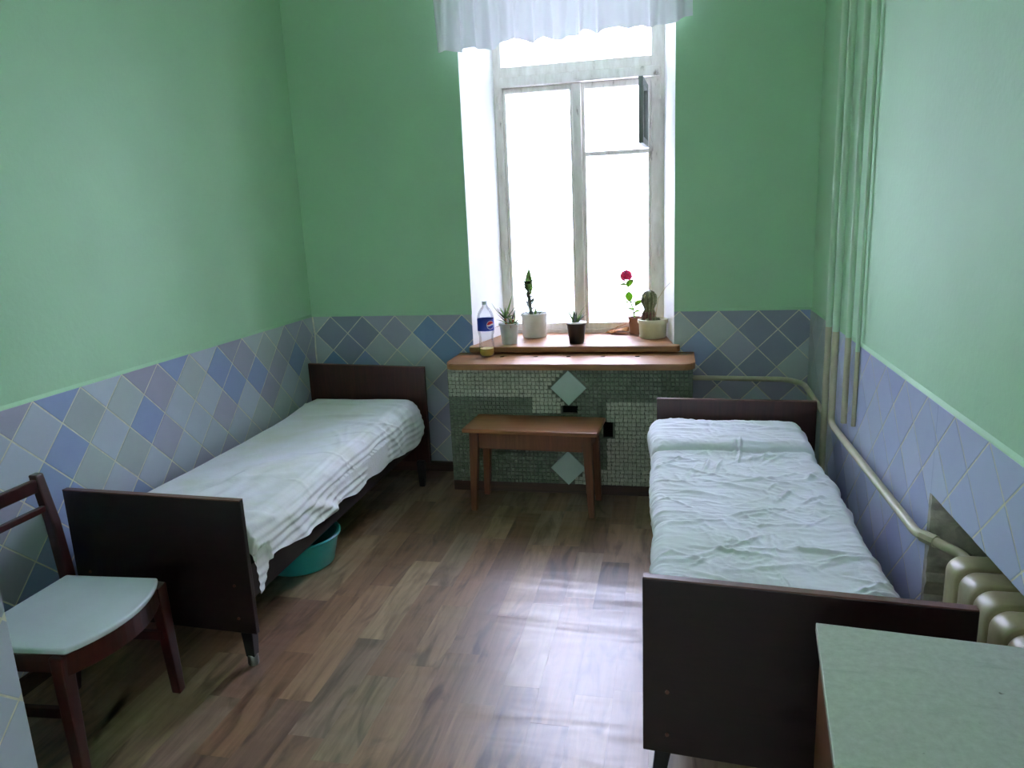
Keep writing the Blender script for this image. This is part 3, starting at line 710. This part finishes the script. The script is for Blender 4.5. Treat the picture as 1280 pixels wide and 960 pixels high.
def right_sheet(nu, nv):
    y = np.linspace(1.690, 3.378, nv)[:, None] * np.ones((1, nu)); s = np.linspace(0, 1, nu)[None, :] * np.ones((nv, 1))
    top = .517 + .034 * np.exp(-(np.clip(np.abs(y - 3.14) - .13, 0, 1) / .07) ** 2) - .004 * np.sin(y * 5)
    xa = np.interp(y, [1.69, 1.85, 2.58, 3.06], [-.044, -.050, -.078, -.090]) + .006 * np.sin(y * 9) + .008 * (vnoise(y * 14, y * 0, 5) - .5) - .016 * np.exp(-((y - 3.12) / .16) ** 2)
    xb = .566 + .006 * np.sin(y * 7 + 2) - .02 * np.clip((y - 2.7) / .6, 0, 1)
    r = .048; LS = .085; LC = r * PI / 2; LT = (xb - r) - (xa + r); tot = 2 * LS + 2 * LC + LT; q = s * tot
    x = np.zeros_like(s); z = np.zeros_like(s); nx = np.zeros_like(s); nz = np.zeros_like(s)
    m = q < LS; x = np.where(m, xa + .012 * (1 - q / LS), x); z = np.where(m, top - r - (LS - q), z); nx = np.where(m, -1, nx)
    m_s = m
    a = (q - LS) / r; m = (q >= LS) & (q < LS + LC); x = np.where(m, xa + r - r * np.cos(a), x); z = np.where(m, top - r + r * np.sin(a), z); nx = np.where(m, -np.cos(a), nx); nz = np.where(m, np.sin(a), nz)
    t = q - LS - LC; m1 = (t >= 0) & (t < LT); x = np.where(m1, xa + r + t, x); z = np.where(m1, top, z); nz = np.where(m1, 1, nz)
    a = (t - LT) / r; m = (t >= LT) & (t < LT + LC); x = np.where(m, xb - r + r * np.sin(a), x); z = np.where(m, top - r + r * np.cos(a), z); nx = np.where(m, np.sin(a), nx); nz = np.where(m, np.cos(a), nz)
    d = t - LT - LC; m = d >= 0; x = np.where(m, xb - .012 * d / LS, x); z = np.where(m, top - r - d, z); nx = np.where(m, 1, nx)
    wx = x + .25 * (fbm(x * 3, y * 3, 40) - .5); wy = y + .10 * (fbm(x * 5 + 9, y * 5, 41) - .5)
    n1 = fbm(wx * 4.0, wy * 17, 1, 3); n2 = fbm(wx * 7, wy * 34, 6, 3)
    mk = np.clip((fbm(x * 5, y * 5, 60, 3) - .30) / .28, 0, 1); n3 = fbm(wx * 16 + wy * 7, wy * 13 - wx * 5, 71, 4)
    h = (.0048 * (1 - np.abs(2 * n1 - .9)) ** 3 + .0034 * (1 - np.abs(2 * n2 - .9)) ** 2) * mk + .0058 * (1 - np.abs(2 * n3 - .9)) ** 4 * (1.15 - mk)
    h += creases(x, y, 40, 5, (-.05, .55, 1.75, 2.9), .12, .008, .0075, 0.1, .5)
    h += creases(x, y, 26, 9, (-.05, .55, 1.8, 3.0), .085, .007, .0085, .9, .6)
    h += creases(x, y, 10, 19, (0, .5, 2.98, 3.3), .16, .012, .005, 0, .3)
    h -= .012 * np.exp(-((y - 2.945 - .006 * np.sin(x * 16)) / .010) ** 2)     # seam where the pillow end is folded over
    h -= .008
    h = np.where(m_s, h * .5, h)
    x = x + h * nx; z = z + h * nz
    z = np.where(m1, np.maximum(z, .500), z)
    z -= .06 * np.clip((1.712 - y) / .022, 0, 1) ** 2; z -= .075 * np.clip((y - 3.315) / .063, 0, 1) ** 2
    return np.stack([x, y, z], -1).reshape(-1, 3)
cloth_sheet('bedsheet', 'wrinkled bluish white cotton cover wrapped around the right bed mattress', 190, 380, right_sheet, M_SHEET_R, 'bedsheet', 'sheets on the two beds')

# basin under the left bed
bs = MB().lathe([(.001, .006), (.135, .006), (.150, .016), (.176, .135), (.186, .139), (.188, .146), (.182, .150), (.170, .146), (.146, .020), (.12, .012), (.001, .012)], (-1.615, 2.79, -.006), 48)
tag(obj('basin', bs, M_BASIN, None, 50), 'turquoise plastic wash basin on the floor under the left bed', 'basin')

# ------------------------------------------------------------------ low table
TC = (-.68, 3.565)
tb = thing('low_table', 'low orange-brown wooden table in front of the mosaic radiator box', 'table', (TC[0], TC[1], 0))
ang = math.radians(-3.0); TZ = .44
def trot(mb): return mb.rot(ang, (TC[0], TC[1], 0))
hx_, hy_ = .340, .145
obj('tabletop', trot(MB().box((TC[0] - hx_, TC[1] - hy_, TZ - .022), (TC[0] + hx_, TC[1] + hy_, TZ), 0, .006)), M_STOOL, tb)
ix, iy = .285, .108
for sx in (-1, 1):
    for sy in (-1, 1):
        obj('leg', trot(MB().beam((TC[0] + sx * ix, TC[1] + sy * iy, TZ - .022), (TC[0] + sx * (ix + .018), TC[1] + sy * (iy + .008), 0), (.046, .042), (.030, .030), (0, 1, 0), bev=.003)), M_STOOLD, tb)
for sy in (-1, 1): obj('apron', trot(MB().box((TC[0] - ix + .023, TC[1] + sy * iy - .009, TZ - .108), (TC[0] + ix - .023, TC[1] + sy * iy + .009, TZ - .022), 0, .002)), M_STOOLD, tb)
for sx in (-1, 1): obj('apron', trot(MB().box((TC[0] + sx * ix - .009, TC[1] - iy + .021, TZ - .108), (TC[0] + sx * ix + .009, TC[1] + iy - .021, TZ - .022), 0, .002)), M_STOOLD, tb)

# ------------------------------------------------------------------ chair
ch = thing('chair', 'dark red-brown wooden chair with a pale mint seat at the left edge', 'chair', (-1.69, 1.61, 0))
BLf, FLf, FRn, BRn = (-1.855, 1.804), (-1.542, 1.822), (-1.524, 1.433), (-1.855, 1.405)
def bow(dx=0, n=12):
    out = []
    for i in range(n + 1):
        t = i / n; x = FRn[0] + (FLf[0] - FRn[0]) * t + .058 * (1 - (2 * t - 1) ** 2) + dx; y = FRn[1] + (FLf[1] - FRn[1]) * t; out.append((x, y))
    return out
seat = MB().prism([BRn] + bow() + [BLf], .412, .430)
so = obj('seat', seat, M_VINYL, ch); bv = so.modifiers.new('round', 'BEVEL'); bv.width = .006; bv.segments = 3
ap = MB().prism(bow(-.004) + [(x - .026, y) for x, y in reversed(bow())], .352, .411); obj('front_rail', ap, M_RED, ch)
for ya, yb in ((BLf[1] - .012, FLf[1] - .014), (BRn[1] + .012, FRn[1] + .014)):
    obj('side_rail', MB().beam((-1.86, ya, .384), (-1.545, yb, .384), (.022, .054), None, (0, 0, 1), bev=.003), M_RED, ch)
    obj('stretcher', MB().beam((-1.885, ya, .235), (-1.552, yb + (.012 if ya > 1.6 else -.004), .235), (.020, .028), None, (0, 0, 1), bev=.003), M_RED, ch)
obj('back_rail', MB().box((-1.878, 1.43, .360), (-1.856, 1.785, .411), 0, .003), M_RED, ch)
for y0_, y1_ in ((1.815, 1.872), (1.438, 1.452)):
    obj('leg', MB().beam((-1.545, y0_, .409), (-1.572 if y1_ > 1.6 else -1.56, y1_, 0), (.040, .040), (.030, .030), (0, 1, 0), bev=.004), M_RED, ch)
for y in (1.820, 1.412):
    post = MB(); pts = [(-1.925, .0), (-1.880, .26), (-1.868, .42), (-1.885, .60), (-1.915, .755)]
    w = [.030, .036, .038, .034, .028]
    vs = []; fs = []
    for (x, z), ww in zip(pts, w): vs += [(x - ww / 2, y - .016, z), (x + ww / 2, y - .016, z), (x + ww / 2, y + .016, z), (x - ww / 2, y + .016, z)]
    for i in range(4): fs += [(i * 4 + k, i * 4 + (k + 1) % 4, i * 4 + 4 + (k + 1) % 4, i * 4 + 4 + k) for k in range(4)]
    fs += [(3, 2, 1, 0), (16, 17, 18, 19)]
    o = obj('back_leg', post.add(vs, fs), M_RED, ch); bv = o.modifiers.new('round', 'BEVEL'); bv.width = .005; bv.segments = 2; bv.limit_method = 'ANGLE'
obj('top_rail', MB().beam((-1.909, 1.806, .721), (-1.909, 1.426, .721), (.018, .042), None, (0, 0, 1), bev=.004), M_RED, ch)
obj('lower_rail', MB().beam((-1.893, 1.806, .648), (-1.893, 1.426, .648), (.016, .020), None, (0, 0, 1), bev=.003), M_RED, ch)

# ------------------------------------------------------------------ nightstand
ns = thing('nightstand', 'wooden nightstand with a speckled mint top in the near right corner', 'nightstand', (.45, 1.20, 0))
px, py, na = .283, 1.437, math.radians(-6.2)
def nrot(mb): return mb.rot(na, (px, py, 0))
Wn, Dn, Zn = .365, .41, .65
obj('top', nrot(MB().box((px, py - Dn, Zn - .018), (px + Wn, py, Zn), 0, .002)), M_LAM, ns)
for x in (px + .010, px + Wn - .026): obj('side_panel', nrot(MB().box((x, py - Dn + .014, .10), (x + .016, py - .008, Zn - .018))), M_STBODY, ns)
obj('back_panel', nrot(MB().box((px + .026, py - .014, .10), (px + Wn - .026, py - .008, Zn - .018))), M_STBODY, ns)
obj('bottom_panel', nrot(MB().box((px + .026, py - Dn + .016, .10), (px + Wn - .026, py - .014, .116))), M_STBODY, ns)
dw = obj('drawer', nrot(MB().box((px + .028, py - Dn + .008, .50), (px + Wn - .028, py - Dn + .024, Zn - .022), 0, .002)), M_STBODY, ns)
dr = obj('door', nrot(MB().box((px + .028, py - Dn + .008, .118), (px + Wn - .028, py - Dn + .024, .496), 0, .002)), M_STBODY, ns)
for par, x, z in ((dw, px + Wn / 2, .565), (dr, px + .06, .42)):
    obj('knob', nrot(MB().tube([(x, py - Dn + .009, z), (x, py - Dn - .004, z), (x, py - Dn - .014, z)], [.006, .012, .009], 14)), M_BLACKLEG, par, 40)
for x in (px + .04, px + Wn - .04):
    for y in (py - .04, py - Dn + .05):
        obj('leg', nrot(MB().beam((x, y, .10), (x, y, 0), (.034, .034), (.024, .024), (0, 1, 0), bev=.002)), M_STBODY, ns)

# ------------------------------------------------------------------ radiator and pipes
ra = thing('radiator', 'old cream cast iron radiator standing in the right wall niche', 'radiator', (.725, 1.55, 0))
RX0, RX1 = .660, .792
def section_profile(n=8):
    r = .040; out = []
    for cx, cz, a0 in ((RX1 - r, .612 - r, 0), (RX0 + r, .612 - r, PI / 2), (RX0 + r, .12 + r, PI), (RX1 - r, .12 + r, 1.5 * PI)):
        for i in range(n + 1): out.append((cx + r * math.cos(a0 + PI / 2 * i / n), cz + r * math.sin(a0 + PI / 2 * i / n)))
    return out
prof = section_profile(); ccx = (RX0 + RX1) / 2; ccz = .366
sy = [(-.035, .84), (-.0335, .93), (-.028, .975), (-.010, 1.0), (.010, 1.0), (.028, .975), (.0335, .93), (.035, .84)]
b = MB(); vs = []; n = len(prof)
for yy, k in sy:
    for x, z in prof:
        kx = 1 - (1 - k) * .55; kz = 1 - (1 - k) * .14
        vs.append((ccx + (x - ccx) * kx, yy, ccz + (z - ccz) * kz))
fs = [(i * n + k, i * n + (k + 1) % n, (i + 1) * n + (k + 1) % n, (i + 1) * n + k) for i in range(len(sy) - 1) for k in range(n)]
fs += [tuple(range(n)), tuple((len(sy) - 1) * n + k for k in range(n))]
b.add(vs, fs)
sec = mesh_of('section', b, M_RAD, (0, 0, 0), 50)
NS = 8
for i in range(NS):
    o = bpy.data.objects.new('section', sec); C.objects.link(o); o.parent = ra; o.location = Vector((0, 1.838 - i * .088, 0)) - ra.location
for z in (.545, .185): obj('header_tube', MB().tube([(ccx, 1.862, z), (ccx, 1.838 - (NS - 1) * .088, z)], .026, 14), M_RAD, ra, 40)
for y in (1.62, 1.36): obj('foot', MB().box((ccx - .03, y - .012, NZ0), (ccx + .03, y + .012, .14), 0, .003), M_RAD, ra)

def arc(p, a, bq, r, n=5):      # fillet of a bend p between a and b
    p, a, bq = Vector(p), Vector(a), Vector(bq); u = (a - p).normalized(); w = (bq - p).normalized(); out = []
    for i in range(n + 1):
        t = i / n; out.append(p + u * r * (1 - t) ** 2 + w * r * t ** 2)
    return out
def pipe_path(pts, r=.04):
    out = [Vector(pts[0])]
    for i in range(1, len(pts) - 1): out += arc(pts[i], pts[i - 1], pts[i + 1], r)
    return out + [Vector(pts[-1])]
def riser(label, x, y, r, z0, group='painted pipe risers along the right wall', zsplit=ZT + .015):
    t = thing('pipe_riser', label, 'pipe', (x, y, z0), group)
    obj('green_length', MB().tube([(x, y, zsplit), (x, y, HC)], r, 14), M_PIPEG, t, 40)['label'] = 'upper length painted mint like the wall'
    obj('cream_length', MB().tube([(x, y, z0), (x, y, zsplit)], r * 1.005, 14), M_PIPE, t, 40)['label'] = 'lower length painted cream'
    for z in (2.85,): obj('clip', MB().tube([(x, y, z), (XR, y, z)], .004, 8), M_WALL, t)
    return t
riser('thick pipe riser nearest the window wall, reaching down to the floor', .652, 3.365, .0135, 0.0)
rb = riser('second thick pipe riser from the window wall, bending towards the radiator', .655, 3.235, .0135, .566)
pth = pipe_path([(.655, 3.235, .60), (.655, 3.235, .560), (.657, 3.16, .553), (.658, 2.085, .572), (.735, 1.955, .570), (.728, 1.885, .553), (.728, 1.852, .546)], .03)
obj('radiator_branch', MB().tube(pth, .0135, 14), M_PIPE, rb, 60)['label'] = 'cream pipe running along the tiles into the niche'
obj('coupling', MB().tube([(.668, 2.070, .572), (.690, 2.032, .5715)], .0175, 8), M_PIPE, rb, 40)
riser('third riser from the window wall, a thinner pipe flat on the wall', .672, 3.085, .0115, .60)
riser('thinnest riser, farthest from the window wall', .682, 2.97, .008, .62, zsplit=ZT - .02)
pp = thing('heating_pipe', 'cream heating pipe from the mosaic box round the corner behind the bed', 'pipe', (.4, 3.99, .58))
pth = pipe_path([(.098, 3.998, .581), (.585, 3.998, .574), (.652, 3.90, .572), (.652, 3.378, .560)], .05)
obj('pipe', MB().tube(pth, .0135, 14), M_PIPE, pp, 60)
obj('clip', MB().tube([(.35, 3.998, .577), (.35, D - .006, .577)], .005, 8), M_PIPE, pp)

# ------------------------------------------------------------------ things on the sill and shelf
def pot(name, label, c, prof, mat, soil_z, soil_r, sx=1, sy=1, n=32, cat='potted plant', sm=45):
    t = thing(name, label, cat, c, 'potted plants on the window sill')
    obj('pot', MB().lathe(prof, c, n, 0, sx, sy), mat, t, sm)
    obj('soil', MB().lathe([(soil_r, soil_z - .01), (soil_r, soil_z), (soil_r * .5, soil_z + .006), (.002, soil_z + .008)], c, n, 0, sx, sy), M_SOIL, t, True)
    return t
def cup_profile(rb, rt, h, rim=.004, wall=.003):
    return [(.001, 0), (rb, 0), (rb + (rt - rb) * .92, h * .92), (rt + rim, h * .92), (rt + rim, h), (rt - wall, h), (rt - wall * 2, h * .82), (.001, h * .80)]
def leaf(parent, base, az, L, el0, el1, w, mat, bend=0.0, n=8, name='leaf'):
    pts = []; p = Vector(base)
    for i in range(n):
        t = i / (n - 1); e = el0 + (el1 - el0) * t; a = az + bend * t
        pts.append(p.copy()); p = p + Vector((math.cos(a) * math.cos(e), math.sin(a) * math.cos(e), math.sin(e))) * L / (n - 1)
    return obj(name, MB().blade(pts, w), mat, parent, 60)
rng = random.Random(44)
# 1 white tapered cup with a sprawling aloe
c = (-.905, 4.085, SZ)
t = pot('potted_aloe', 'sprawling small aloe in a narrow white pot beside the soda bottle', c, cup_profile(.043, .054, .116), M_POTW, .094, .047, sm=45)
tops = [(-.020, 0, .112), (.008, .004, .104), (.028, -.006, .100)]
for i in range(19):
    q = tops[i % 3]; az = 2.4 * i + .4; el = rng.uniform(.35, 1.25)
    leaf(t, (c[0] + q[0], c[1] + q[1], c[2] + q[2] + (.03 if i % 3 == 0 else 0)), az, rng.uniform(.085, .15), el, el + rng.uniform(-.6, .5), .0075, M_ALOE if i % 4 else M_ALOED)
for q in tops: obj('stem', MB().tube([(c[0] + q[0] * .6, c[1] + q[1], c[2] + .09), (c[0] + q[0], c[1] + q[1], c[2] + q[2] + .035)], .007, 10), M_DRY, t, 60)
for i in range(4): leaf(t, (c[0] + rng.uniform(-.03, .03), c[1] - .02, c[2] + .10), rng.uniform(2.5, 6.2), .06, .4, -.7, .003, M_DRY, name='dry_leaf')
# 2 white bucket with a tall aloe
c = (-.800, 4.310, SZ)
t = pot('potted_aloe', 'tall bare-stemmed aloe in a wide white plastic tub', c, [(.001, 0), (.066, 0), (.070, .006), (.076, .126), (.080, .128), (.080, .142), (.075, .142), (.071, .125), (.001, .122)], M_POTW, .124, .07)
stem = [(-.004, 0, .12), (-.010, 0, .18), (-.016, .002, .24), (-.018, .002, .30)]
obj('stem', MB().tube([(c[0] + x - .012, c[1] + y, c[2] + z) for x, y, z in stem], [.012, .011, .011, .009], 12), M_ALOED, t, 60)
for i in range(15):
    z = .165 + i * .009; az = 2.4 * i; p = (c[0] - .022 + .004 * math.cos(az), c[1] + .004 * math.sin(az), c[2] + z)
    leaf(t, p, az, rng.uniform(.040, .060), .5, 1.3, .011, M_ALOED if i < 9 else M_ALOE)
for az, L, e0, e1, w in ((1.2, .125, 1.40, 1.58, .024), (.1, .13, 1.2, .65, .012), (3.1, .095, 1.0, 1.5, .014), (2.2, .085, 1.2, 1.5, .018), (4.6, .10, 1.3, 1.6, .022), (3.4, .08, .8, .9, .010)):
    leaf(t, (c[0] - .028, c[1], c[2] + .285), az, L, e0, e1, w, M_ALOE)
for az in (.2, 5.8, 2.9): leaf(t, (c[0] + .028 * math.cos(az), c[1], c[2] + .128), az, .06, .9, .2, .004, M_ALOED)
leaf(t, (c[0] + .006, c[1], c[2] + .13), 1.0, .075, 1.3, 1.35, .009, M_ALOE)
# 3 black pot
c = (-.523, 4.090, SZ)
t = thing('potted_aloe', 'tiny aloe in a black pot with a pale rim, mid sill', 'potted plant', c, 'potted plants on the window sill')
po = obj('pot', MB().lathe([(.001, 0), (.041, 0), (.052, .104), (.055, .104), (.055, .112), (.050, .112), (.048, .09), (.001, .088)], c, 32), M_POTB, t, 45)
obj('rim', MB().lathe([(.0495, .1115), (.058, .1105), (.059, .1145), (.056, .117), (.0495, .117)], c, 32), M_POTW, po, 60)
obj('soil', MB().lathe([(.047, .09), (.047, .104), (.002, .108)], c, 24), M_SOIL, t, True)
for i in range(11):
    az = 2.4 * i; el = rng.uniform(.7, 1.35)
    leaf(t, (c[0] - .006, c[1], c[2] + .106), az, rng.uniform(.06, .105), el, el + rng.uniform(-.4, .2), .010, M_ALOE if i % 2 else M_ALOED)
leaf(t, (c[0] - .002, c[1], c[2] + .11), .2, .115, 1.25, .75, .007, M_ALOE)
leaf(t, (c[0] + .004, c[1], c[2] + .106), -.3, .09, 1.0, .3, .005, M_ALOED)
leaf(t, (c[0] - .012, c[1], c[2] + .108), 1.9, .07, 1.5, 1.6, .013, M_ALOE)
# 4 pink flower in the brown pot
c = (-.215, 4.385, SZ)
t = pot('flowering_plant', 'pink-red flower on a leafy stem in a brown pot behind the cactus', c, cup_profile(.030, .039, .100), M_POTBR, .08, .034)
b_ = Vector(c)
st = [(0, 0, .085), (-.012, 0, .15), (-.030, 0, .20), (-.036, 0, .255), (-.044, 0, .31), (-.048, 0, .330)]
obj('stem', MB().tube([b_ + Vector(q) for q in st], [.005, .0045, .004, .0035, .003, .003], 10), M_LEAF, t, 60)
obj('stem', MB().tube([b_ + Vector(q) for q in ((-.010, 0, .14), (.012, -.01, .178), (.026, -.015, .192))], .003, 8), M_LEAF, t, 60)
def flat_leaf(parent, p, az, el, L, W, mat, name='leaf'):
    n = 8; d = Vector((math.cos(az) * math.cos(el), math.sin(az) * math.cos(el), math.sin(el))); s = d.cross(Vector((0, .5, 1))).normalized(); u = s.cross(d)
    vs = []
    for i in range(n + 1):
        tt = i / n; w = W * math.sin(PI * min(1, tt * .93 + .07)) ** .8; q = Vector(p) + d * L * tt - u * L * .18 * tt * tt
        vs += [q - s * w + u * w * .25, q, q + s * w + u * w * .25, q - u * .0012]
    fs = []
    for i in range(n):
        for k in range(4): fs.append((i * 4 + k, i * 4 + (k + 1) % 4, i * 4 + 4 + (k + 1) % 4, i * 4 + 4 + k))
    return obj(name, MB().add(vs, fs), mat, parent, 60)
for q, az, el, L, W in (((-.050, -.004, .285), 3.5, .2, .040, .016), ((-.040, -.004, .275), 5.6, 1.0, .050, .016), ((-.050, 0, .30), 2.8, .7, .030, .012), ((-.032, -.004, .19), 4.6, 1.3, .055, .017), ((-.030, 0, .18), 3.2, .2, .03, .012), ((-.030, 0, .185), 5.9, .1, .045, .012), ((.004, -.01, .165), 5.8, .8, .05, .017), ((.020, -.015, .18), .3, .3, .04, .014), ((-.012, 0, .14), 3.4, .3, .035, .014), ((-.006, 0, .12), 0.2, .5, .04, .014)):
    flat_leaf(t, b_ + Vector(q), az, el, L * 1.25, W * 1.35, M_LEAF)
fl = b_ + Vector((-.049, -.004, .338)); h0 = None
for i in range(22):
    zz = 1 - 2 * (i + .5) / 30; a = i * 2.39996; rr = math.sqrt(max(0, 1 - zz * zz)); dirv = Vector((rr * math.cos(a), rr * math.sin(a), zz))
    s = dirv.cross(Vector((.3, .2, 1))).normalized(); u = s.cross(dirv); p = fl + dirv * .025 * Vector((1, 1, .7)).length / 1.6
    ring = [p + (s * math.cos(k * PI / 3) + u * math.sin(k * PI / 3)) * .018 + dirv * (.004 if k % 2 else .007) for k in range(6)]
    obj('petal', MB().add([p - dirv * .004, p + dirv * .002] + ring, [(0, 2 + (k + 1) % 6, 2 + k) for k in range(6)] + [(1, 2 + k, 2 + (k + 1) % 6) for k in range(6)]), M_PETAL, t, 60)
# 5 cactus in the cream pot
c = (-.110, 4.255, SZ)
t = pot('potted_cactus', 'stubby column cactus in a wide cream pot at the right end of the sill', c, [(.001, 0), (.070, 0), (.074, .006), (.078, .082), (.084, .084), (.084, .104), (.079, .106), (.074, .088), (.001, .086)], M_POTC, .088, .073)
obj('body', MB().lathe([(.001, 0), (.030, .002), (.036, .02), (.034, .05), (.027, .072), (.030, .085), (.040, .105), (.042, .13), (.038, .152), (.026, .170), (.012, .178), (.001, .179)], (c[0] - .020, c[1], c[2] + .088), 60, 0, 1, 1, .07, 12), M_CACT, t, True)
obj('corky_base', MB().lathe([(.001, 0), (.033, .002), (.0385, .02), (.037, .045), (.030, .062)], (c[0] - .022, c[1] - .001, c[2] + .087), 40, 0, 1, 1, .09, 10), M_CACTB, t, True)
for dx, dy, dz, r in ((-.050, -.012, .094, .013), (.014, -.02, .094, .016), (-.048, -.01, .135, .010), (.030, .004, .092, .012), (-.03, -.034, .093, .012)):
    obj('offshoot', MB().lathe([(.001, -r * .3), (r * .8, 0), (r, r * .6), (r * .8, r * 1.3), (r * .3, r * 1.7), (.001, r * 1.75)], (c[0] + dx, c[1] + dy, c[2] + dz), 20, 0, 1, 1, .08, 8), M_CACT, t, True)
sp = MB()
for i in range(200):
    zz = rng.uniform(.02, .172); a = 2 * PI * rng.randrange(12) / 12 + rng.uniform(-.06, .06)
    R_ = float(np.interp(zz, [0, .02, .05, .072, .085, .105, .13, .152, .170, .18], [.03, .037, .035, .029, .032, .042, .044, .040, .027, .01]))
    p = Vector((c[0] - .020 + R_ * math.cos(a), c[1] + R_ * math.sin(a), c[2] + .088 + zz)); d_ = Vector((math.cos(a) + rng.uniform(-.5, .5), math.sin(a) + rng.uniform(-.5, .5), rng.uniform(-.3, .8))).normalized()
    s = d_.cross(Vector((0, 0, 1))).normalized() * .0007
    sp.add([p - s, p + s, p + Vector((0, 0, .0012)), p + d_ * rng.uniform(.006, .011)], [(0, 1, 3), (1, 2, 3), (2, 0, 3)])
so = obj('spines', sp, M_SPINE, t); so['kind'] = 'stuff'
tw = MB().tube([(c[0] + .012, c[1], c[2] + .09), (c[0] + .030, c[1] - .02, c[2] + .22), (c[0] + .070, c[1] - .05, c[2] + .285), (c[0] + .108, c[1] - .085, c[2] + .325), (c[0] + .140, c[1] - .12, c[2] + .350)], [.0018, .0016, .0013, .001, .0008], 8)
obj('flower_stalk', tw, M_SPINE, t, 60)['label'] = 'long thin dry stalk leaning right'
# 6 crumpled dry leaves beside the brown pot
c = (-.315, 4.40, SZ)
t = thing('dry_leaf', 'crumpled dry tan leaf lying on the sill left of the brown pot', 'leaf', c)
vs = []; n = 9
for i in range(n):
    for k in range(7):
        u = i / (n - 1); v = k / 6 - .5; w = .075 * math.sin(PI * (u * .9 + .05)) ** .7
        vs.append((c[0] - .065 + .13 * u, c[1] - .02 * u + v * w, c[2] + .004 + .030 * u * (1 - abs(v)) + .006 * math.sin(u * 9 + v * 8) + .006))
fs = [(i * 7 + k, i * 7 + k + 1, i * 7 + 8 + k, i * 7 + 7 + k) for i in range(n - 1) for k in range(6)]
o = obj('blade', MB().add(vs, fs), M_DRY, t, 60); sm = o.modifiers.new('thick', 'SOLIDIFY'); sm.thickness = .0012
for a, bq in (((-.035, -.06, .004), (.0, -.01, .045)), ((-.05, -.01, .02), (.045, .01, .055)), ((-.075, .0, .005), (-.02, -.03, .03))):
    obj('stalk', MB().tube([Vector(c) + Vector(a), Vector(c) + Vector(bq)], .0016, 8), M_DRY, t)

# soda bottle
c = (-.998, 3.920, SHZ)
t = thing('soda_bottle', 'clear plastic soda bottle with a blue label, standing on the shelf board', 'bottle', c)
Rb = .0455
outer = [(.001, .004), (.028, .0), (.038, .006), (Rb - .004, .020), (Rb - .003, .070), (Rb - .007, .095), (Rb - .006, .115), (Rb, .138), (Rb, .214), (Rb - .002, .228), (.037, .246), (.026, .264), (.016, .276), (.0125, .284), (.0125, .292)]
obj('body', MB().lathe(outer, c, 36), M_PET, t, True)
obj('liquid', MB().lathe([(.001, .006), (.030, .008), (Rb - .0075, .020), (Rb - .0075, .046), (.001, .046)], c, 32), M_LIQ, t, 50)
cap = MB().lathe([(.001, .286), (.0145, .286), (.0148, .288), (.0148, .302), (.013, .304), (.001, .304)], c, 24); obj('cap', cap, M_LWHITE, t, 45)
def wrap(mb, a0, a1, z0, z1, R, n=24, mi=0):
    vs = []; 
    for i in range(n + 1):
        a = a0 + (a1 - a0) * i / n
        for rr in (R, R + .0005):
            for z in (z0, z1): vs.append((c[0] + rr * math.cos(a), c[1] + rr * math.sin(a), c[2] + z))
    fs = []
    for i in range(n):
        o = i * 4; fs += [(o + 2, o + 3, o + 7, o + 6), (o, o + 4, o + 5, o + 1), (o + 1, o + 5, o + 7, o + 3), (o, o + 2, o + 6, o + 4)]
    return mb.add(vs, fs, mi)
lb = obj('label_band', wrap(MB(), 0, 2 * PI, .146, .210, Rb + .0003, 40), M_LBLUE, t, 40); lb['label'] = 'blue wrap-around label with a round red, white and blue emblem'
# round emblem facing the room, to the right of the label: red above, white wave, blue below, white ring
em = MB(); a_c = math.radians(-74 + 32); zc = .178; re_ = .023; R1 = Rb + .0011
def onlab(u, w, lift=0.0): a = a_c + u / Rb; return (c[0] + (R1 + lift) * math.cos(a), c[1] + (R1 + lift) * math.sin(a), c[2] + zc + w)
def wave(u): return .0028 * math.sin(u / re_ * 2.6)
def disc_band(lo, hi, r, mi, lift, n=20):
    vs = []; fs = []
    for i in range(n + 1):
        u = -r + 2 * r * i / n; e = math.sqrt(max(0, r * r - u * u)); a_ = max(-e, min(e, lo(u, e))); b_ = max(-e, min(e, hi(u, e)))
        vs += [onlab(u, a_, lift), onlab(u, b_, lift)]
    for i in range(n): fs.append((2 * i, 2 * i + 2, 2 * i + 3, 2 * i + 1))
    em.add(vs, fs, mi)
disc_band(lambda u, e: -e, lambda u, e: e, re_, 1, 0)
disc_band(lambda u, e: wave(u) + .004, lambda u, e: e, re_ - .0022, 0, .0003)
disc_band(lambda u, e: -e, lambda u, e: wave(u) - .004, re_ - .0022, 2, .0003)
obj('emblem', em, [M_LRED, M_LWHITE, M_LBLUE], lb)
